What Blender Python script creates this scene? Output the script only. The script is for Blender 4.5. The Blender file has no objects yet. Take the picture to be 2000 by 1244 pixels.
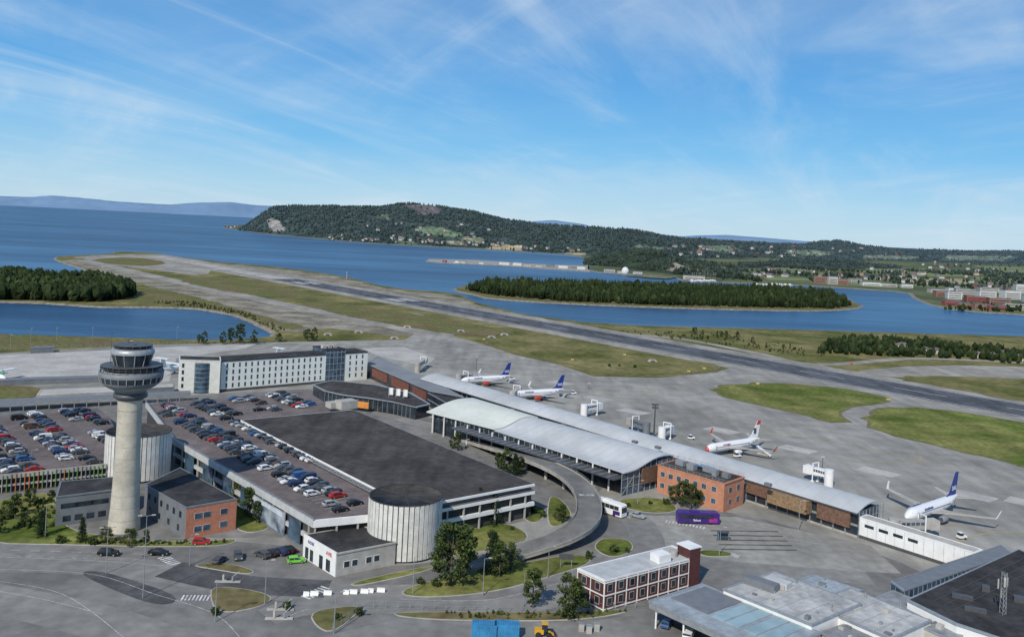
import bpy,bmesh,math,random
from mathutils import Vector,Matrix,noise
from mathutils.geometry import tessellate_polygon
R=random.Random(7)
C=bpy.context.scene.collection
F=1700.0;H=80.0;RO=math.atan(.05);cr=math.cos(RO);sr=math.sin(RO);PI=math.pi
def G(px,py,z=0.0):
    a=(px-1000)/F;b=-(py-445)/F
    dx=a*cr-b*sr;dz=a*sr+b*cr
    if dz>-0.0008:dz=-0.0008
    t=(z-H)/dz
    return Vector((dx*t,t,z))
def RAY(px,py,Y):
    a=(px-1000)/F;b=-(py-445)/F
    return Vector(((a*cr-b*sr)*Y,Y,H+(a*sr+b*cr)*Y))
def proj(v):
    x=v.x/v.y;z=(v.z-H)/v.y
    return 1000+(x*cr+z*sr)*F,445-(-x*sr+z*cr)*F
def W(p,z=0.0):
    if isinstance(p,Vector):return Vector((p.x,p.y,z))
    return G(p[0],p[1],z)
def inpoly(x,y,P):
    c=False;n=len(P)
    for i in range(n):
        x1,y1=P[i][0],P[i][1];x2,y2=P[i-1][0],P[i-1][1]
        if (y1>y)!=(y2>y) and x<(x2-x1)*(y-y1)/(y2-y1)+x1:c=not c
    return c
def lerp1(T,x):
    if x<=T[0][0]:return T[0][1]
    for i in range(1,len(T)):
        if x<=T[i][0]:
            k=(x-T[i-1][0])/(T[i][0]-T[i-1][0]);return T[i-1][1]*(1-k)+T[i][1]*k
    return T[-1][1]
def chaikin(P,it=2):
    for _ in range(it):
        Q=[]
        for i in range(len(P)):
            a=P[i];b=P[(i+1)%len(P)];Q.append(a*.75+b*.25);Q.append(a*.25+b*.75)
        P=Q
    return P
def jitter(P,amp,step=6):
    Q=[]
    for i in range(len(P)):
        a=P[i];b=P[(i+1)%len(P)];k=max(1,min(14,int((b-a).length/step)))
        for j in range(k):
            p=a.lerp(b,j/k);Q.append(p+Vector((noise.noise(p*.09)*amp*2,noise.noise(p*.09+Vector((9,9,9)))*amp*2,0)))
    return Q
def ccw(P):
    ar=sum(P[i].x*P[(i+1)%len(P)].y-P[(i+1)%len(P)].x*P[i].y for i in range(len(P)))
    return list(reversed(P)) if ar<0 else P
def grow(P,w):
    P=ccw(P);Q=[];n=len(P)
    for i in range(n):
        d=(P[(i+1)%n]-P[i-1]).normalized();Q.append(P[i]+Vector((d.y,-d.x,0))*w)
    return Q
def catmull(P,n=8):
    out=[]
    for i in range(len(P)-1):
        p0=P[max(i-1,0)];p1=P[i];p2=P[i+1];p3=P[min(i+2,len(P)-1)]
        for k in range(n):
            t=k/n;out.append(.5*((2*p1)+(p2-p0)*t+(2*p0-5*p1+4*p2-p3)*t*t+(3*p1-p0-3*p2+p3)*t**3))
    out.append(P[-1]);return out
# ---------- materials
MC={}
def mat(name,col,rough=.7,var=.12,scale=.5,metal=0,col2=None,spec=.5,bump=0,detail=5,second=None,third=None,fourth=None):
    if name in MC:return MC[name]
    m=bpy.data.materials.new(name);m.use_nodes=True;nt=m.node_tree;N=nt.nodes;L=nt.links
    b=N['Principled BSDF'];b.inputs['Roughness'].default_value=rough;b.inputs['Metallic'].default_value=metal
    b.inputs['Specular IOR Level'].default_value=spec
    g=N.new('ShaderNodeNewGeometry');n=N.new('ShaderNodeTexNoise');n.inputs['Scale'].default_value=scale;n.inputs['Detail'].default_value=detail
    L.new(g.outputs['Position'],n.inputs['Vector'])
    r=N.new('ShaderNodeValToRGB');r.color_ramp.elements[0].position=.38;r.color_ramp.elements[1].position=.62
    c1=[min(1,c*(1-var)) for c in col];c2=col2 if col2 else [min(1,c*(1+var)) for c in col]
    r.color_ramp.elements[0].color=(*c1,1);r.color_ramp.elements[1].color=(*c2,1)
    L.new(n.outputs['Fac'],r.inputs['Fac']);out=r.outputs['Color']
    for q in (second,third,fourth):
        if not q:continue
        sc,amt=q[:2]
        n2=N.new('ShaderNodeTexNoise');n2.inputs['Scale'].default_value=sc;n2.inputs['Detail'].default_value=6
        if len(q)>2:
            mp=N.new('ShaderNodeMapping');mp.inputs['Rotation'].default_value=(0,0,q[2]);mp.inputs['Scale'].default_value=(1,.12,1);L.new(g.outputs['Position'],mp.inputs[0]);L.new(mp.outputs[0],n2.inputs['Vector'])
        else:L.new(g.outputs['Position'],n2.inputs['Vector'])
        mr=N.new('ShaderNodeMapRange');mr.inputs[1].default_value=.32;mr.inputs[2].default_value=.68;mr.inputs[3].default_value=1-amt;mr.inputs[4].default_value=1+amt
        L.new(n2.outputs['Fac'],mr.inputs[0])
        mx=N.new('ShaderNodeMixRGB');mx.blend_type='MULTIPLY';mx.inputs[0].default_value=1
        L.new(out,mx.inputs[1]);L.new(mr.outputs[0],mx.inputs[2]);out=mx.outputs[0]
    L.new(out,b.inputs['Base Color'])
    MC[name]=m;return m
def attrmat(name,rough=.9,scale=.02,amt=.4,s2=None):
    m=bpy.data.materials.new(name);m.use_nodes=True;nt=m.node_tree;N=nt.nodes;L=nt.links
    b=N['Principled BSDF'];b.inputs['Roughness'].default_value=rough;b.inputs['Specular IOR Level'].default_value=.05
    a=N.new('ShaderNodeAttribute');a.attribute_name='col'
    g=N.new('ShaderNodeNewGeometry');out=a.outputs['Color']
    for s in ([scale]+([s2] if s2 else [])):
        n=N.new('ShaderNodeTexNoise');n.inputs['Scale'].default_value=s;n.inputs['Detail'].default_value=5
        L.new(g.outputs['Position'],n.inputs['Vector'])
        mr=N.new('ShaderNodeMapRange');mr.inputs[1].default_value=.35;mr.inputs[2].default_value=.65;mr.inputs[3].default_value=1-amt;mr.inputs[4].default_value=1+amt
        L.new(n.outputs['Fac'],mr.inputs[0]);mx=N.new('ShaderNodeMixRGB');mx.blend_type='MULTIPLY';mx.inputs[0].default_value=1
        L.new(out,mx.inputs[1]);L.new(mr.outputs[0],mx.inputs[2]);out=mx.outputs[0]
    L.new(out,b.inputs['Base Color']);return m
M_grass=mat('grass',(.105,.115,.034),.95,.1,.022,col2=(.205,.18,.08),second=(.25,.28),third=(.06,.22),spec=.05)
M_lawn=mat('lawn',(.095,.13,.026),.95,.12,.035,col2=(.19,.19,.062),second=(.5,.28),third=(.06,.25,.86),fourth=(.1,.2),spec=.05)
M_dry=mat('dry_grass',(.19,.155,.078),.95,.12,.03,col2=(.12,.13,.045),second=(.35,.3),third=(.06,.2),spec=.05)
M_edge=mat('worn_edge',(.20,.175,.11),.95,.15,.12,col2=(.15,.145,.07),second=(.5,.25),spec=.05)
M_gravel=mat('gravel',(.22,.195,.15),.95,.2,.03,col2=(.28,.26,.21),second=(.3,.25),third=(.06,.2),spec=.05)
M_shore=mat('shore_gravel',(.22,.20,.16),.95,.3,.3,spec=.1)
M_asph=mat('asphalt',(.215,.21,.195),.9,.12,.035,second=(.35,.15),third=(.12,.12,.9),spec=.12)
M_land=mat('landside_asphalt',(.18,.176,.165),.9,.14,.04,second=(.3,.16),third=(.15,.14,.3),fourth=(2.5,.06),spec=.12)
M_apron=mat('apron_concrete',(.27,.262,.235),.9,.16,.02,second=(.12,.15),third=(.2,.14,.7),fourth=(.8,.06),spec=.12)
M_run=mat('runway_asphalt',(.085,.09,.10),.85,.2,.02,second=(.2,.2),third=(.15,.25,.86),spec=.15)
M_oldrun=mat('old_runway',(.36,.345,.31),.9,.15,.02,second=(.2,.18),third=(.1,.18,.86),spec=.1)
M_taxi=mat('taxiway',(.285,.27,.235),.9,.15,.02,second=(.15,.17),third=(.1,.15,.8),spec=.1)
M_dark=mat('dark_asphalt',(.085,.085,.086),.9,.15,.2,second=(1,.12),third=(.2,.15),spec=.15)
M_conc=mat('concrete',(.36,.34,.30),.85,.14,.4,second=(3,.08))
M_pale=mat('pale_concrete',(.40,.385,.35),.9,.12,.08,second=(.6,.12))
M_fin=mat('fin_concrete',(.60,.59,.55),.8,.09,.5,second=(2,.06))
M_white=mat('white_paint',(.76,.76,.74),.5,.05,.5)
M_hotel=mat('hotel_white',(.74,.75,.68),.6,.04,.3)
M_line=mat('line_paint',(.55,.55,.53),.8,.25,.8,second=(2.5,.3))
M_yel=mat('yellow_line',(.46,.37,.10),.8,.2,.8)
M_glass=mat('dark_glass',(.025,.035,.045),.14,.4,.4,spec=.5)
M_bglass=mat('blue_glass',(.05,.09,.13),.15,.4,.4,spec=.5)
M_roofd=mat('dark_roofing',(.062,.059,.057),.92,.2,.08,second=(.5,.22),third=(.3,.18,.86),spec=.1)
M_roofb=mat('black_roofing',(.046,.045,.046),.92,.25,.15,second=(.8,.2),third=(.3,.18,.86),spec=.1)
M_grey=mat('grey_cladding',(.16,.172,.185),.6,.08,.5)
M_metal=mat('pale_metal_roof',(.47,.485,.485),.6,.06,.1,second=(.25,.06,.0),third=(.04,.08),spec=.3)
M_seam=mat('roof_seam_grey',(.41,.425,.43),.6,.05,.5)
M_memb=mat('membrane_roof',(.60,.625,.56),.7,.04,.1,second=(.5,.05),spec=.2)
M_steel=mat('steel',(.35,.37,.38),.45,.1,1,metal=.4)
M_dsteel=mat('dark_steel',(.07,.075,.08),.5,.1,1)
M_brick=mat('orange_brick',(.47,.21,.125),.85,.12,2.5,second=(.4,.1))
M_brick2=mat('red_brick',(.44,.18,.11),.85,.12,2.5,second=(.4,.1))
M_wood=mat('brown_cladding',(.15,.085,.055),.8,.25,1.5)
M_wood2=mat('ochre_wood',(.25,.165,.09),.8,.25,1.5)
M_maroon=mat('maroon_cladding',(.085,.028,.026),.7,.15,1)
M_tyre=mat('tyre',(.02,.02,.02),.9)
M_red=mat('red_paint',(.48,.05,.035),.4,.04)
M_blue=mat('fin_blue',(.012,.035,.23),.35,.04)
M_cont=mat('container_blue',(.04,.22,.42),.5,.12,second=(1,.1))
M_yellow=mat('machine_yellow',(.62,.33,.02),.5,.06)
M_purple=mat('bus_purple',(.05,.02,.17),.3,.05)
M_mag=mat('magenta',(.32,.03,.25),.4)
M_green=mat('slat_green',(.15,.30,.06),.6)
M_orange=mat('slat_orange',(.5,.17,.04),.6)
M_teal=mat('teal_glass_roof',(.27,.37,.39),.3,.12,.3)
M_bark=mat('bark',(.09,.07,.05),.95,.2,2)
M_light=mat('lamp_white',(.8,.8,.75),.3)
M_lf1=mat('leaf_dark',(.03,.047,.015),.8,.25,.8,spec=.15)
M_lf2=mat('leaf_mid',(.05,.075,.022),.8,.25,.8,spec=.15)
M_lf3=mat('leaf_light',(.088,.115,.032),.8,.25,.8,spec=.15)
M_con=mat('needle_green',(.022,.04,.018),.85,.25,.8,spec=.15)
M_attr=attrmat('woodland',.95,.05,.35)
M_hill=attrmat('hill_forest',.98,.012,.35,.05)
M_farhaze=mat('far_hills_haze',(.17,.27,.40),1,.08,.0006,spec=0)  # blue of the distance haze is painted in as base colour
M_rock=mat('quay_stone',(.3,.28,.25),.9,.25,.3)
# ---------- builder
def wloc(p):
    v=Vector((0,0,0))
    while p:
        v+=p.location;p=p.parent
    return v
class MB:
    def __init__(s):s.v=[];s.f=[];s.mi=[];s.sm=[];s.c=None
    def add(s,vs,fs,mi=0,sm=False):
        o=len(s.v);s.v+= [Vector(v) for v in vs]
        for f in fs:s.f.append([o+i for i in f]);s.mi.append(mi);s.sm.append(sm)
        return s
    def box(s,c,sz,rz=0,mi=0,M=None):
        x,y,z=sz[0]/2,sz[1]/2,sz[2]/2;m=M or Matrix.Rotation(rz,3,'Z');c=Vector(c)
        vs=[c+m@Vector((i*x,j*y,k*z)) for i in(-1,1) for j in(-1,1) for k in(-1,1)]
        return s.add(vs,[(0,1,3,2),(4,6,7,5),(0,4,5,1),(2,3,7,6),(0,2,6,4),(1,5,7,3)],mi)
    def bar(s,a,b,w,h=None,mi=0):
        a=Vector(a);b=Vector(b);d=b-a;L=d.length
        if L<1e-5:return s
        z=Vector((0,0,1)) if abs(d.z)<.95*L else Vector((0,1,0))
        x=d/L;y=z.cross(x).normalized();z=x.cross(y);M=Matrix((x,y,z)).transposed()
        return s.box((a+b)/2,(L,w,h or w),M=M,mi=mi)
    def tube(s,a,b,r0,r1=None,n=8,mi=0):
        a=Vector(a);b=Vector(b);r1=r0 if r1 is None else r1;d=(b-a).normalized()
        u=d.orthogonal().normalized();w=d.cross(u);vs=[]
        for p,r in((a,r0),(b,r1)):
            for k in range(n):
                t=2*PI*k/n;vs.append(p+u*math.cos(t)*r+w*math.sin(t)*r)
        s.add(vs,[(k,(k+1)%n,n+(k+1)%n,n+k) for k in range(n)],mi,True)
        return s.add(vs,[tuple(range(n))[::-1],tuple(range(n,2*n))],mi)
    def lathe(s,prof,c=(0,0,0),n=32,mi=0,axis='z',sm=True):
        c=Vector(c);vs=[]
        for q in prof:
            r,z=q[0],q[1];off=q[2] if len(q)>2 else 0
            for k in range(n):
                t=2*PI*k/n
                if axis=='z':vs.append(c+Vector((r*math.cos(t),r*math.sin(t),z)))
                else:vs.append(c+Vector((z,r*math.cos(t),r*math.sin(t)+off)))
        fs=[(j*n+k,j*n+(k+1)%n,(j+1)*n+(k+1)%n,(j+1)*n+k) for j in range(len(prof)-1) for k in range(n)]
        s.add(vs,fs,mi,sm);m=len(prof)-1
        s.add(vs[:n],[tuple(range(n))[::-1]],mi);return s.add(vs[m*n:],[tuple(range(n))],mi)
    def prism(s,P,z0,z1,mi=0,top=True,bot=True,sides=True):
        n=len(P);vs=[Vector((p.x,p.y,z0)) for p in P]+[Vector((p.x,p.y,z1)) for p in P]
        fs=[]
        if sides:fs+=[(i,(i+1)%n,n+(i+1)%n,n+i) for i in range(n)]
        T=tessellate_polygon([[Vector((p.x,p.y,0)) for p in P]])
        if top:fs+=[tuple(n+i for i in t) for t in T]
        if bot:fs+=[tuple(reversed(t)) for t in T]
        return s.add(vs,fs,mi)
    def sheet(s,P,z,mi=0):
        T=tessellate_polygon([[Vector((p.x,p.y,0)) for p in P]])
        vs=[Vector((p.x,p.y,z)) for p in P];fs=[]
        for t in T:
            a,b,c=[vs[i] for i in t]
            fs.append(t if (b-a).cross(c-a).z>0 else t[::-1])
        return s.add(vs,fs,mi)
    def mesh(s,name,mats,org=Vector((0,0,0)),fix=True):
        me=bpy.data.meshes.new(name);me.from_pydata([tuple(v-org) for v in s.v],[],s.f)
        for m in (mats if isinstance(mats,(list,tuple)) else [mats]):me.materials.append(m)
        me.polygons.foreach_set('material_index',s.mi);me.polygons.foreach_set('use_smooth',s.sm)
        if s.c:
            a=me.color_attributes.new('col','FLOAT_COLOR','POINT')
            a.data.foreach_set('color',[x for c in s.c for x in(c[0],c[1],c[2],1)])
        if fix:
            b=bmesh.new();b.from_mesh(me);bmesh.ops.recalc_face_normals(b,faces=b.faces);b.to_mesh(me);b.free()
        me.update();return me
    def build(s,name,mats,parent=None,fix=True):
        me=s.mesh(name,mats,wloc(parent),fix)
        o=bpy.data.objects.new(name,me);C.objects.link(o)
        if parent:o.parent=parent
        return o
def tag(o,label,cat,group=None,kind=None):
    o['label']=label;o['category']=cat
    if group:o['group']=group
    if kind:o['kind']=kind
    return o
def thing(name,label,cat,loc=(0,0,0),group=None):
    o=bpy.data.objects.new(name,None);C.objects.link(o);o.location=loc;o.empty_display_size=.5
    return tag(o,label,cat,group)
KIDS={}
def ctree(o,loc=None,rz=0,sc=1,label=None,group=None,par=None):
    c=o.copy();C.objects.link(c)
    if par:c.parent=par
    for ch in list(KIDS.get(o.name,[])):ctree(ch,par=c)
    if loc is not None:c.location=loc;c.rotation_euler=(0,0,rz);c.scale=(sc,)*3 if not isinstance(sc,tuple) else sc
    if label:c['label']=label
    if group:c['group']=group
    return c
def reg(o):
    for ob in [x for x in C.objects if x.parent==o]:
        KIDS.setdefault(o.name,[]).append(ob);reg(ob)
def kill(o):
    for ch in KIDS.get(o.name,[]):kill(ch)
    bpy.data.objects.remove(o)
def text(s,size,mat_,origin,xd,yd,parent,name='lettering',ext=.02,align='CENTER'):
    cu=bpy.data.curves.new('t','FONT');cu.body=s;cu.size=size;cu.align_x=align;cu.align_y='CENTER';cu.extrude=ext;cu.offset=size*.012
    t=bpy.data.objects.new('t',cu);C.objects.link(t);dg=bpy.context.evaluated_depsgraph_get()
    me=bpy.data.meshes.new_from_object(t.evaluated_get(dg));bpy.data.objects.remove(t)
    xd=Vector(xd).normalized();yd=Vector(yd).normalized();zd=xd.cross(yd)
    M=Matrix((xd,yd,zd)).transposed().to_4x4();M.translation=Vector(origin)-wloc(parent);me.transform(M)
    me.materials.clear();me.materials.append(mat_);o=bpy.data.objects.new(name,me);C.objects.link(o)
    if parent:o.parent=parent
    return o
ORD='first second third fourth fifth sixth seventh eighth ninth tenth eleventh twelfth thirteenth fourteenth fifteenth sixteenth seventeenth eighteenth nineteenth twentieth'.split()
def ordi(i):
    if i<20:return ORD[i]
    t=['twenty','thirty','forty','fifty','sixty'][(i+1)//10-2];u=(i+1)%10
    return {'twenty':'twentieth','thirty':'thirtieth','forty':'fortieth','fifty':'fiftieth','sixty':'sixtieth'}[t] if u==0 else t+'-'+ORD[u-1]
def sheet(name,pts,z,m,label,smooth=0,cat='ground',jit=0,gr=0):
    P=[W(p,0) for p in pts]
    if smooth:P=chaikin(P,smooth)
    if jit:P=jitter(P,jit)
    if gr:P=grow(P,gr)
    o=MB().sheet(P,z).build(name,m,fix=False);return tag(o,label,cat,kind='structure')
def ribbon(pts,w,z,mb,mi=0,sm=True,n=8):
    P=[W(p,0) for p in pts];P=catmull(P,n) if sm else P
    L=[];Rr=[]
    for i,p in enumerate(P):
        d=(P[min(i+1,len(P)-1)]-P[max(i-1,0)]).normalized();nn=Vector((-d.y,d.x,0))*(w/2)
        L.append(Vector((p.x,p.y,z))+nn);Rr.append(Vector((p.x,p.y,z))-nn)
    k=len(P);mb.add(L+Rr,[(k+i,k+i+1,i+1,i) for i in range(k-1)],mi)
    return mb
def strip(name,pts,w,z,m,label,cat='road',**k):
    o=ribbon(pts,w,z,MB(),**k).build(name,m,fix=False);return tag(o,label,cat,kind='structure')
def dash(mb,A,B,w,z,on,off):
    d=B-A;L=d.length;d=d/L;n=Vector((-d.y,d.x,0))*(w/2);s=0
    while s<L:
        a=A+d*s;b=A+d*min(s+on,L);a=Vector((a.x,a.y,z));b=Vector((b.x,b.y,z))
        mb.add([a-n,b-n,b+n,a+n],[(0,1,2,3)]);s+=on+off
# ---------- camera, light, world
cam=bpy.data.objects.new('camera',bpy.data.cameras.new('camera'));C.objects.link(cam)
cam.data.sensor_width=36;cam.data.lens=36*F/2000;cam.data.shift_y=-(622-445)/2000;cam.data.clip_end=400000;cam.data.clip_start=1
cam.matrix_world=Matrix.Translation((0,0,H))@Matrix.Rotation(PI/2,4,'X')@Matrix.Rotation(RO,4,'Z')
bpy.context.scene.camera=cam
SE=math.radians(40);sx,sy=-.42,-.907
sd=Vector((sx*math.cos(SE),sy*math.cos(SE),math.sin(SE)))
sun=bpy.data.objects.new('sun',bpy.data.lights.new('sun','SUN'));C.objects.link(sun)
sun.data.energy=4.0;sun.data.angle=math.radians(.5);sun.data.color=(1,.94,.84);sun.rotation_euler=sd.to_track_quat('Z','Y').to_euler();sun.location=(0,0,300)
wd=bpy.data.worlds.new('World');bpy.context.scene.world=wd;wd.use_nodes=True;nt=wd.node_tree;N=nt.nodes;L=nt.links
bg=N['Background'];sk=N.new('ShaderNodeTexSky');sk.sky_type='NISHITA';sk.sun_disc=False;sk.sun_elevation=SE;sk.sun_rotation=math.atan2(sx,sy);sk.ozone_density=2.2;sk.air_density=1.0;sk.dust_density=.4
bg.inputs['Strength'].default_value=.11
tc=N.new('ShaderNodeTexCoord');sp=N.new('ShaderNodeSeparateXYZ');L.new(tc.outputs['Generated'],sp.inputs[0])
gr=N.new('ShaderNodeValToRGB');L.new(sp.outputs[2],gr.inputs[0]);e=gr.color_ramp.elements
stops=[(0,(.50,.70,.84)),(.035,(.38,.65,.86)),(.09,(.16,.50,.86)),(.17,(.095,.375,.78)),(.30,(.085,.27,.62)),(1,(.04,.12,.34))]
e[0].position=0;e[0].color=(*stops[0][1],1);e[1].position=1;e[1].color=(*stops[-1][1],1)
for p,c in stops[1:-1]:
    q=e.new(p);q.color=(*c,1)
sc_=N.new('ShaderNodeVectorMath');sc_.operation='SCALE';sc_.inputs['Scale'].default_value=1/.11;L.new(gr.outputs[0],sc_.inputs[0])
mg=N.new('ShaderNodeMixRGB');mg.inputs[0].default_value=.88;L.new(sk.outputs[0],mg.inputs[1]);L.new(sc_.outputs[0],mg.inputs[2])
ad=N.new('ShaderNodeMath');ad.operation='ADD';ad.inputs[1].default_value=.14;L.new(sp.outputs[2],ad.inputs[0])
dv=[]
for k in(0,1):
    q=N.new('ShaderNodeMath');q.operation='DIVIDE';L.new(sp.outputs[k],q.inputs[0]);L.new(ad.outputs[0],q.inputs[1]);dv.append(q)
cb=N.new('ShaderNodeCombineXYZ');L.new(dv[0].outputs[0],cb.inputs[0]);L.new(dv[1].outputs[0],cb.inputs[1])
def cloud(rot,scl,sc,lo,hi,dist,off=(0,0,0),rough=.55):
    mp=N.new('ShaderNodeMapping');mp.vector_type='TEXTURE';mp.inputs['Rotation'].default_value=(0,0,rot);mp.inputs['Scale'].default_value=scl;mp.inputs['Location'].default_value=off;L.new(cb.outputs[0],mp.inputs[0])
    n=N.new('ShaderNodeTexNoise');n.inputs['Scale'].default_value=sc;n.inputs['Detail'].default_value=9;n.inputs['Roughness'].default_value=rough;n.inputs['Distortion'].default_value=dist
    L.new(mp.outputs[0],n.inputs['Vector']);m=N.new('ShaderNodeMapRange');m.interpolation_type='SMOOTHSTEP';m.inputs[1].default_value=lo;m.inputs[2].default_value=hi;L.new(n.outputs['Fac'],m.inputs[0]);return m
def mul(a,b):
    m=N.new('ShaderNodeMath');m.operation='MULTIPLY'
    L.new(a,m.inputs[0])
    if isinstance(b,float):m.inputs[1].default_value=b
    else:L.new(b,m.inputs[1])
    return m.outputs[0]
def addn(a,b):
    m=N.new('ShaderNodeMath');m.operation='ADD';m.use_clamp=True;L.new(a,m.inputs[0]);L.new(b,m.inputs[1]);return m.outputs[0]
# long streaks fanning toward the viewer (left set and right set), soft veil
c1=cloud(2.05,(3.2,.75,1),1.0,.42,.74,.7,(1,2,0),.6);c2=cloud(.0,(1.6,1.3,1),.8,.40,.66,.3,(3,1,0));c3=cloud(1.1,(3.0,.7,1),1.1,.44,.80,.9,(7,2,0),.62)
cl=addn(mul(mul(c1.outputs[0],c2.outputs[0]),.8),addn(mul(c2.outputs[0],.14),mul(c3.outputs[0],.5)))
mx=N.new('ShaderNodeMixRGB');mx.inputs[2].default_value=(5.8,6.9,7.9,1);L.new(mul(cl,.85),mx.inputs[0]);L.new(mg.outputs[0],mx.inputs[1])
L.new(mx.outputs[0],bg.inputs['Color'])
vs=bpy.context.scene.view_settings;vs.view_transform='Standard';vs.look='None';vs.exposure=0
# ---------- water
mw=bpy.data.materials.new('sea_water');mw.use_nodes=True;N=mw.node_tree.nodes;L=mw.node_tree.links;b=N['Principled BSDF']
b.inputs['Roughness'].default_value=.35;b.inputs['Specular IOR Level'].default_value=.18
g=N.new('ShaderNodeNewGeometry')
def wn(scl,rot,lo,hi,dist):
    mp=N.new('ShaderNodeMapping');mp.inputs['Scale'].default_value=scl;mp.inputs['Rotation'].default_value=(0,0,rot);L.new(g.outputs['Position'],mp.inputs[0])
    n=N.new('ShaderNodeTexNoise');n.inputs['Scale'].default_value=1;n.inputs['Detail'].default_value=8;n.inputs['Distortion'].default_value=dist;L.new(mp.outputs[0],n.inputs['Vector'])
    m=N.new('ShaderNodeMapRange');m.inputs[1].default_value=lo;m.inputs[2].default_value=hi;L.new(n.outputs['Fac'],m.inputs[0]);return m.outputs[0]
wa=wn((.0008,.0030,1),.25,.35,.7,1.0);wb=wn((.006,.03,1),.1,.35,.7,.5)
ma=N.new('ShaderNodeMath');ma.operation='MULTIPLY_ADD';ma.inputs[1].default_value=.35;L.new(wb,ma.inputs[0]);mm=N.new('ShaderNodeMath');mm.operation='MULTIPLY';mm.inputs[1].default_value=.65;L.new(wa,mm.inputs[0]);L.new(mm.outputs[0],ma.inputs[2])
r=N.new('ShaderNodeValToRGB');r.color_ramp.elements[0].position=.2;r.color_ramp.elements[0].color=(.010,.042,.10,1);r.color_ramp.elements[1].position=.85;r.color_ramp.elements[1].color=(.055,.15,.26,1)
q=r.color_ramp.elements.new(.5);q.color=(.022,.08,.165,1)
L.new(ma.outputs[0],r.inputs['Fac']);L.new(r.outputs['Color'],b.inputs['Base Color'])
n2=N.new('ShaderNodeTexNoise');n2.inputs['Scale'].default_value=.12;n2.inputs['Detail'].default_value=4;L.new(g.outputs['Position'],n2.inputs['Vector'])
bp=N.new('ShaderNodeBump');bp.inputs['Strength'].default_value=.6;bp.inputs['Distance'].default_value=1.2;L.new(n2.outputs['Fac'],bp.inputs['Height']);L.new(bp.outputs['Normal'],b.inputs['Normal'])
o=MB().add([(-90000,-200,-1.2),(90000,-200,-1.2),(90000,110000,-1.2),(-90000,110000,-1.2)],[(0,1,2,3)]).build('water',mw,fix=False);tag(o,'wide blue fjord water reaching to the horizon','water',kind='structure')
# ---------- land
def land(name,pts,label,m=M_grass,sk=4,smooth=1,skm=M_shore,jit=0):
    P=[W(p) for p in pts]
    if smooth:P=chaikin(P,smooth)
    if jit:P=jitter(P,jit,10)
    P=ccw(P)
    mb=MB().sheet(P,0);n=len(P);Q=[]
    for i in range(n):
        d=(P[(i+1)%n]-P[i-1]).normalized();w=sk*(1+.4*R.random());Q.append(Vector((P[i].x+d.y*w,P[i].y-d.x*w,-1.8)))
    mb.add([Vector((p.x,p.y,0)) for p in P]+Q,[(i,n+i,n+(i+1)%n,(i+1)%n) for i in range(n)],1)
    o=mb.build(name,[m,skm],fix=False);return tag(o,label,'ground',kind='structure')
S=lambda x,y:Vector((x,y,0))
land('ground',[(-900,690),(-400,672),(0,652),(220,659),(380,664),(480,662),(548,655),(525,640),(470,616),(420,606),(380,600),(250,598),(180,597),(100,591),(0,588),(-400,575),(-400,520),(-100,524),(0,532),(120,535),(185,531),(150,520),(108,506),(112,501),(150,499),(220,496),(228,491),(300,494),(340,501),(470,516),(560,523),(680,541),(760,563),(890,572),(925,590),(975,602),(1020,614),(1180,634),(1400,640),(1600,645),(1760,650),(2000,657),(2500,665),S(900,200),S(700,-150),S(-700,-150)],'flat coastal land under the airport and its runway',jit=1.5)
land('island',[(885,566),(925,574),(960,583),(1100,592),(1300,600),(1500,605),(1620,606),(1688,599),(1665,590),(1640,575),(1500,565),(1200,558),(950,553),(905,558)],'low wooded island in the river mouth beside the runway',M_dry,jit=2)
M_fl=mat('far_land',(.075,.10,.055),.95,.25,.004,col2=(.15,.17,.085),second=(.03,.25),spec=.05)
land('far_shore',[(428,443),(470,450),(530,458),(620,466),(700,473),(800,479),(900,484),(1000,490),(1080,495),(1145,501),(1148,516),(1148,530),(1250,536),(1320,541),(1340,548),(1450,552),(1560,556),(1650,562),(1780,570),(1790,582),(1830,598),(1900,608),(2000,613),(2300,640),(2900,640),S(30000,3000),S(60000,60000),S(3000,60000),(900,450),(800,446),(560,436),(490,438)],'farmland along the far shore of the fjord',M_fl,sk=7)
land('breakwater',[(833,510),(838,506),(930,508),(1000,513),(1060,516),(1150,519),(1152,530),(1060,524),(980,518),(900,515),(860,513)],'long stone pier stretching into the fjord',M_rock,sk=3,smooth=0)
sheet('gravel',[(114,504),(225,497),(300,500),(470,519),(560,526),(680,544),(760,566),(890,577),(925,594),(1000,612),(1110,630),(1180,640),(1190,652),(1060,634),(900,606),(700,568),(480,532),(330,508),(250,512)],.012,M_gravel,'bare gravel between the runway shoulder and the sea',1,jit=3)
sheet('gravel',[(112,507),(170,508),(300,536),(440,566),(560,592),(700,620),(830,645),(800,660),(650,640),(560,650),(520,630),(450,604),(380,585),(270,552),(180,527)],.013,M_gravel,'bare gravel bank between taxiway and lagoon',1,jit=3)
sheet('grass',[(290,558),(400,584),(470,604),(540,626),(610,640),(560,645),(500,622),(440,606),(330,594),(285,596),(250,580)],.02,M_dry,'rough grass slope beside the lagoon',1,jit=3)
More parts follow.
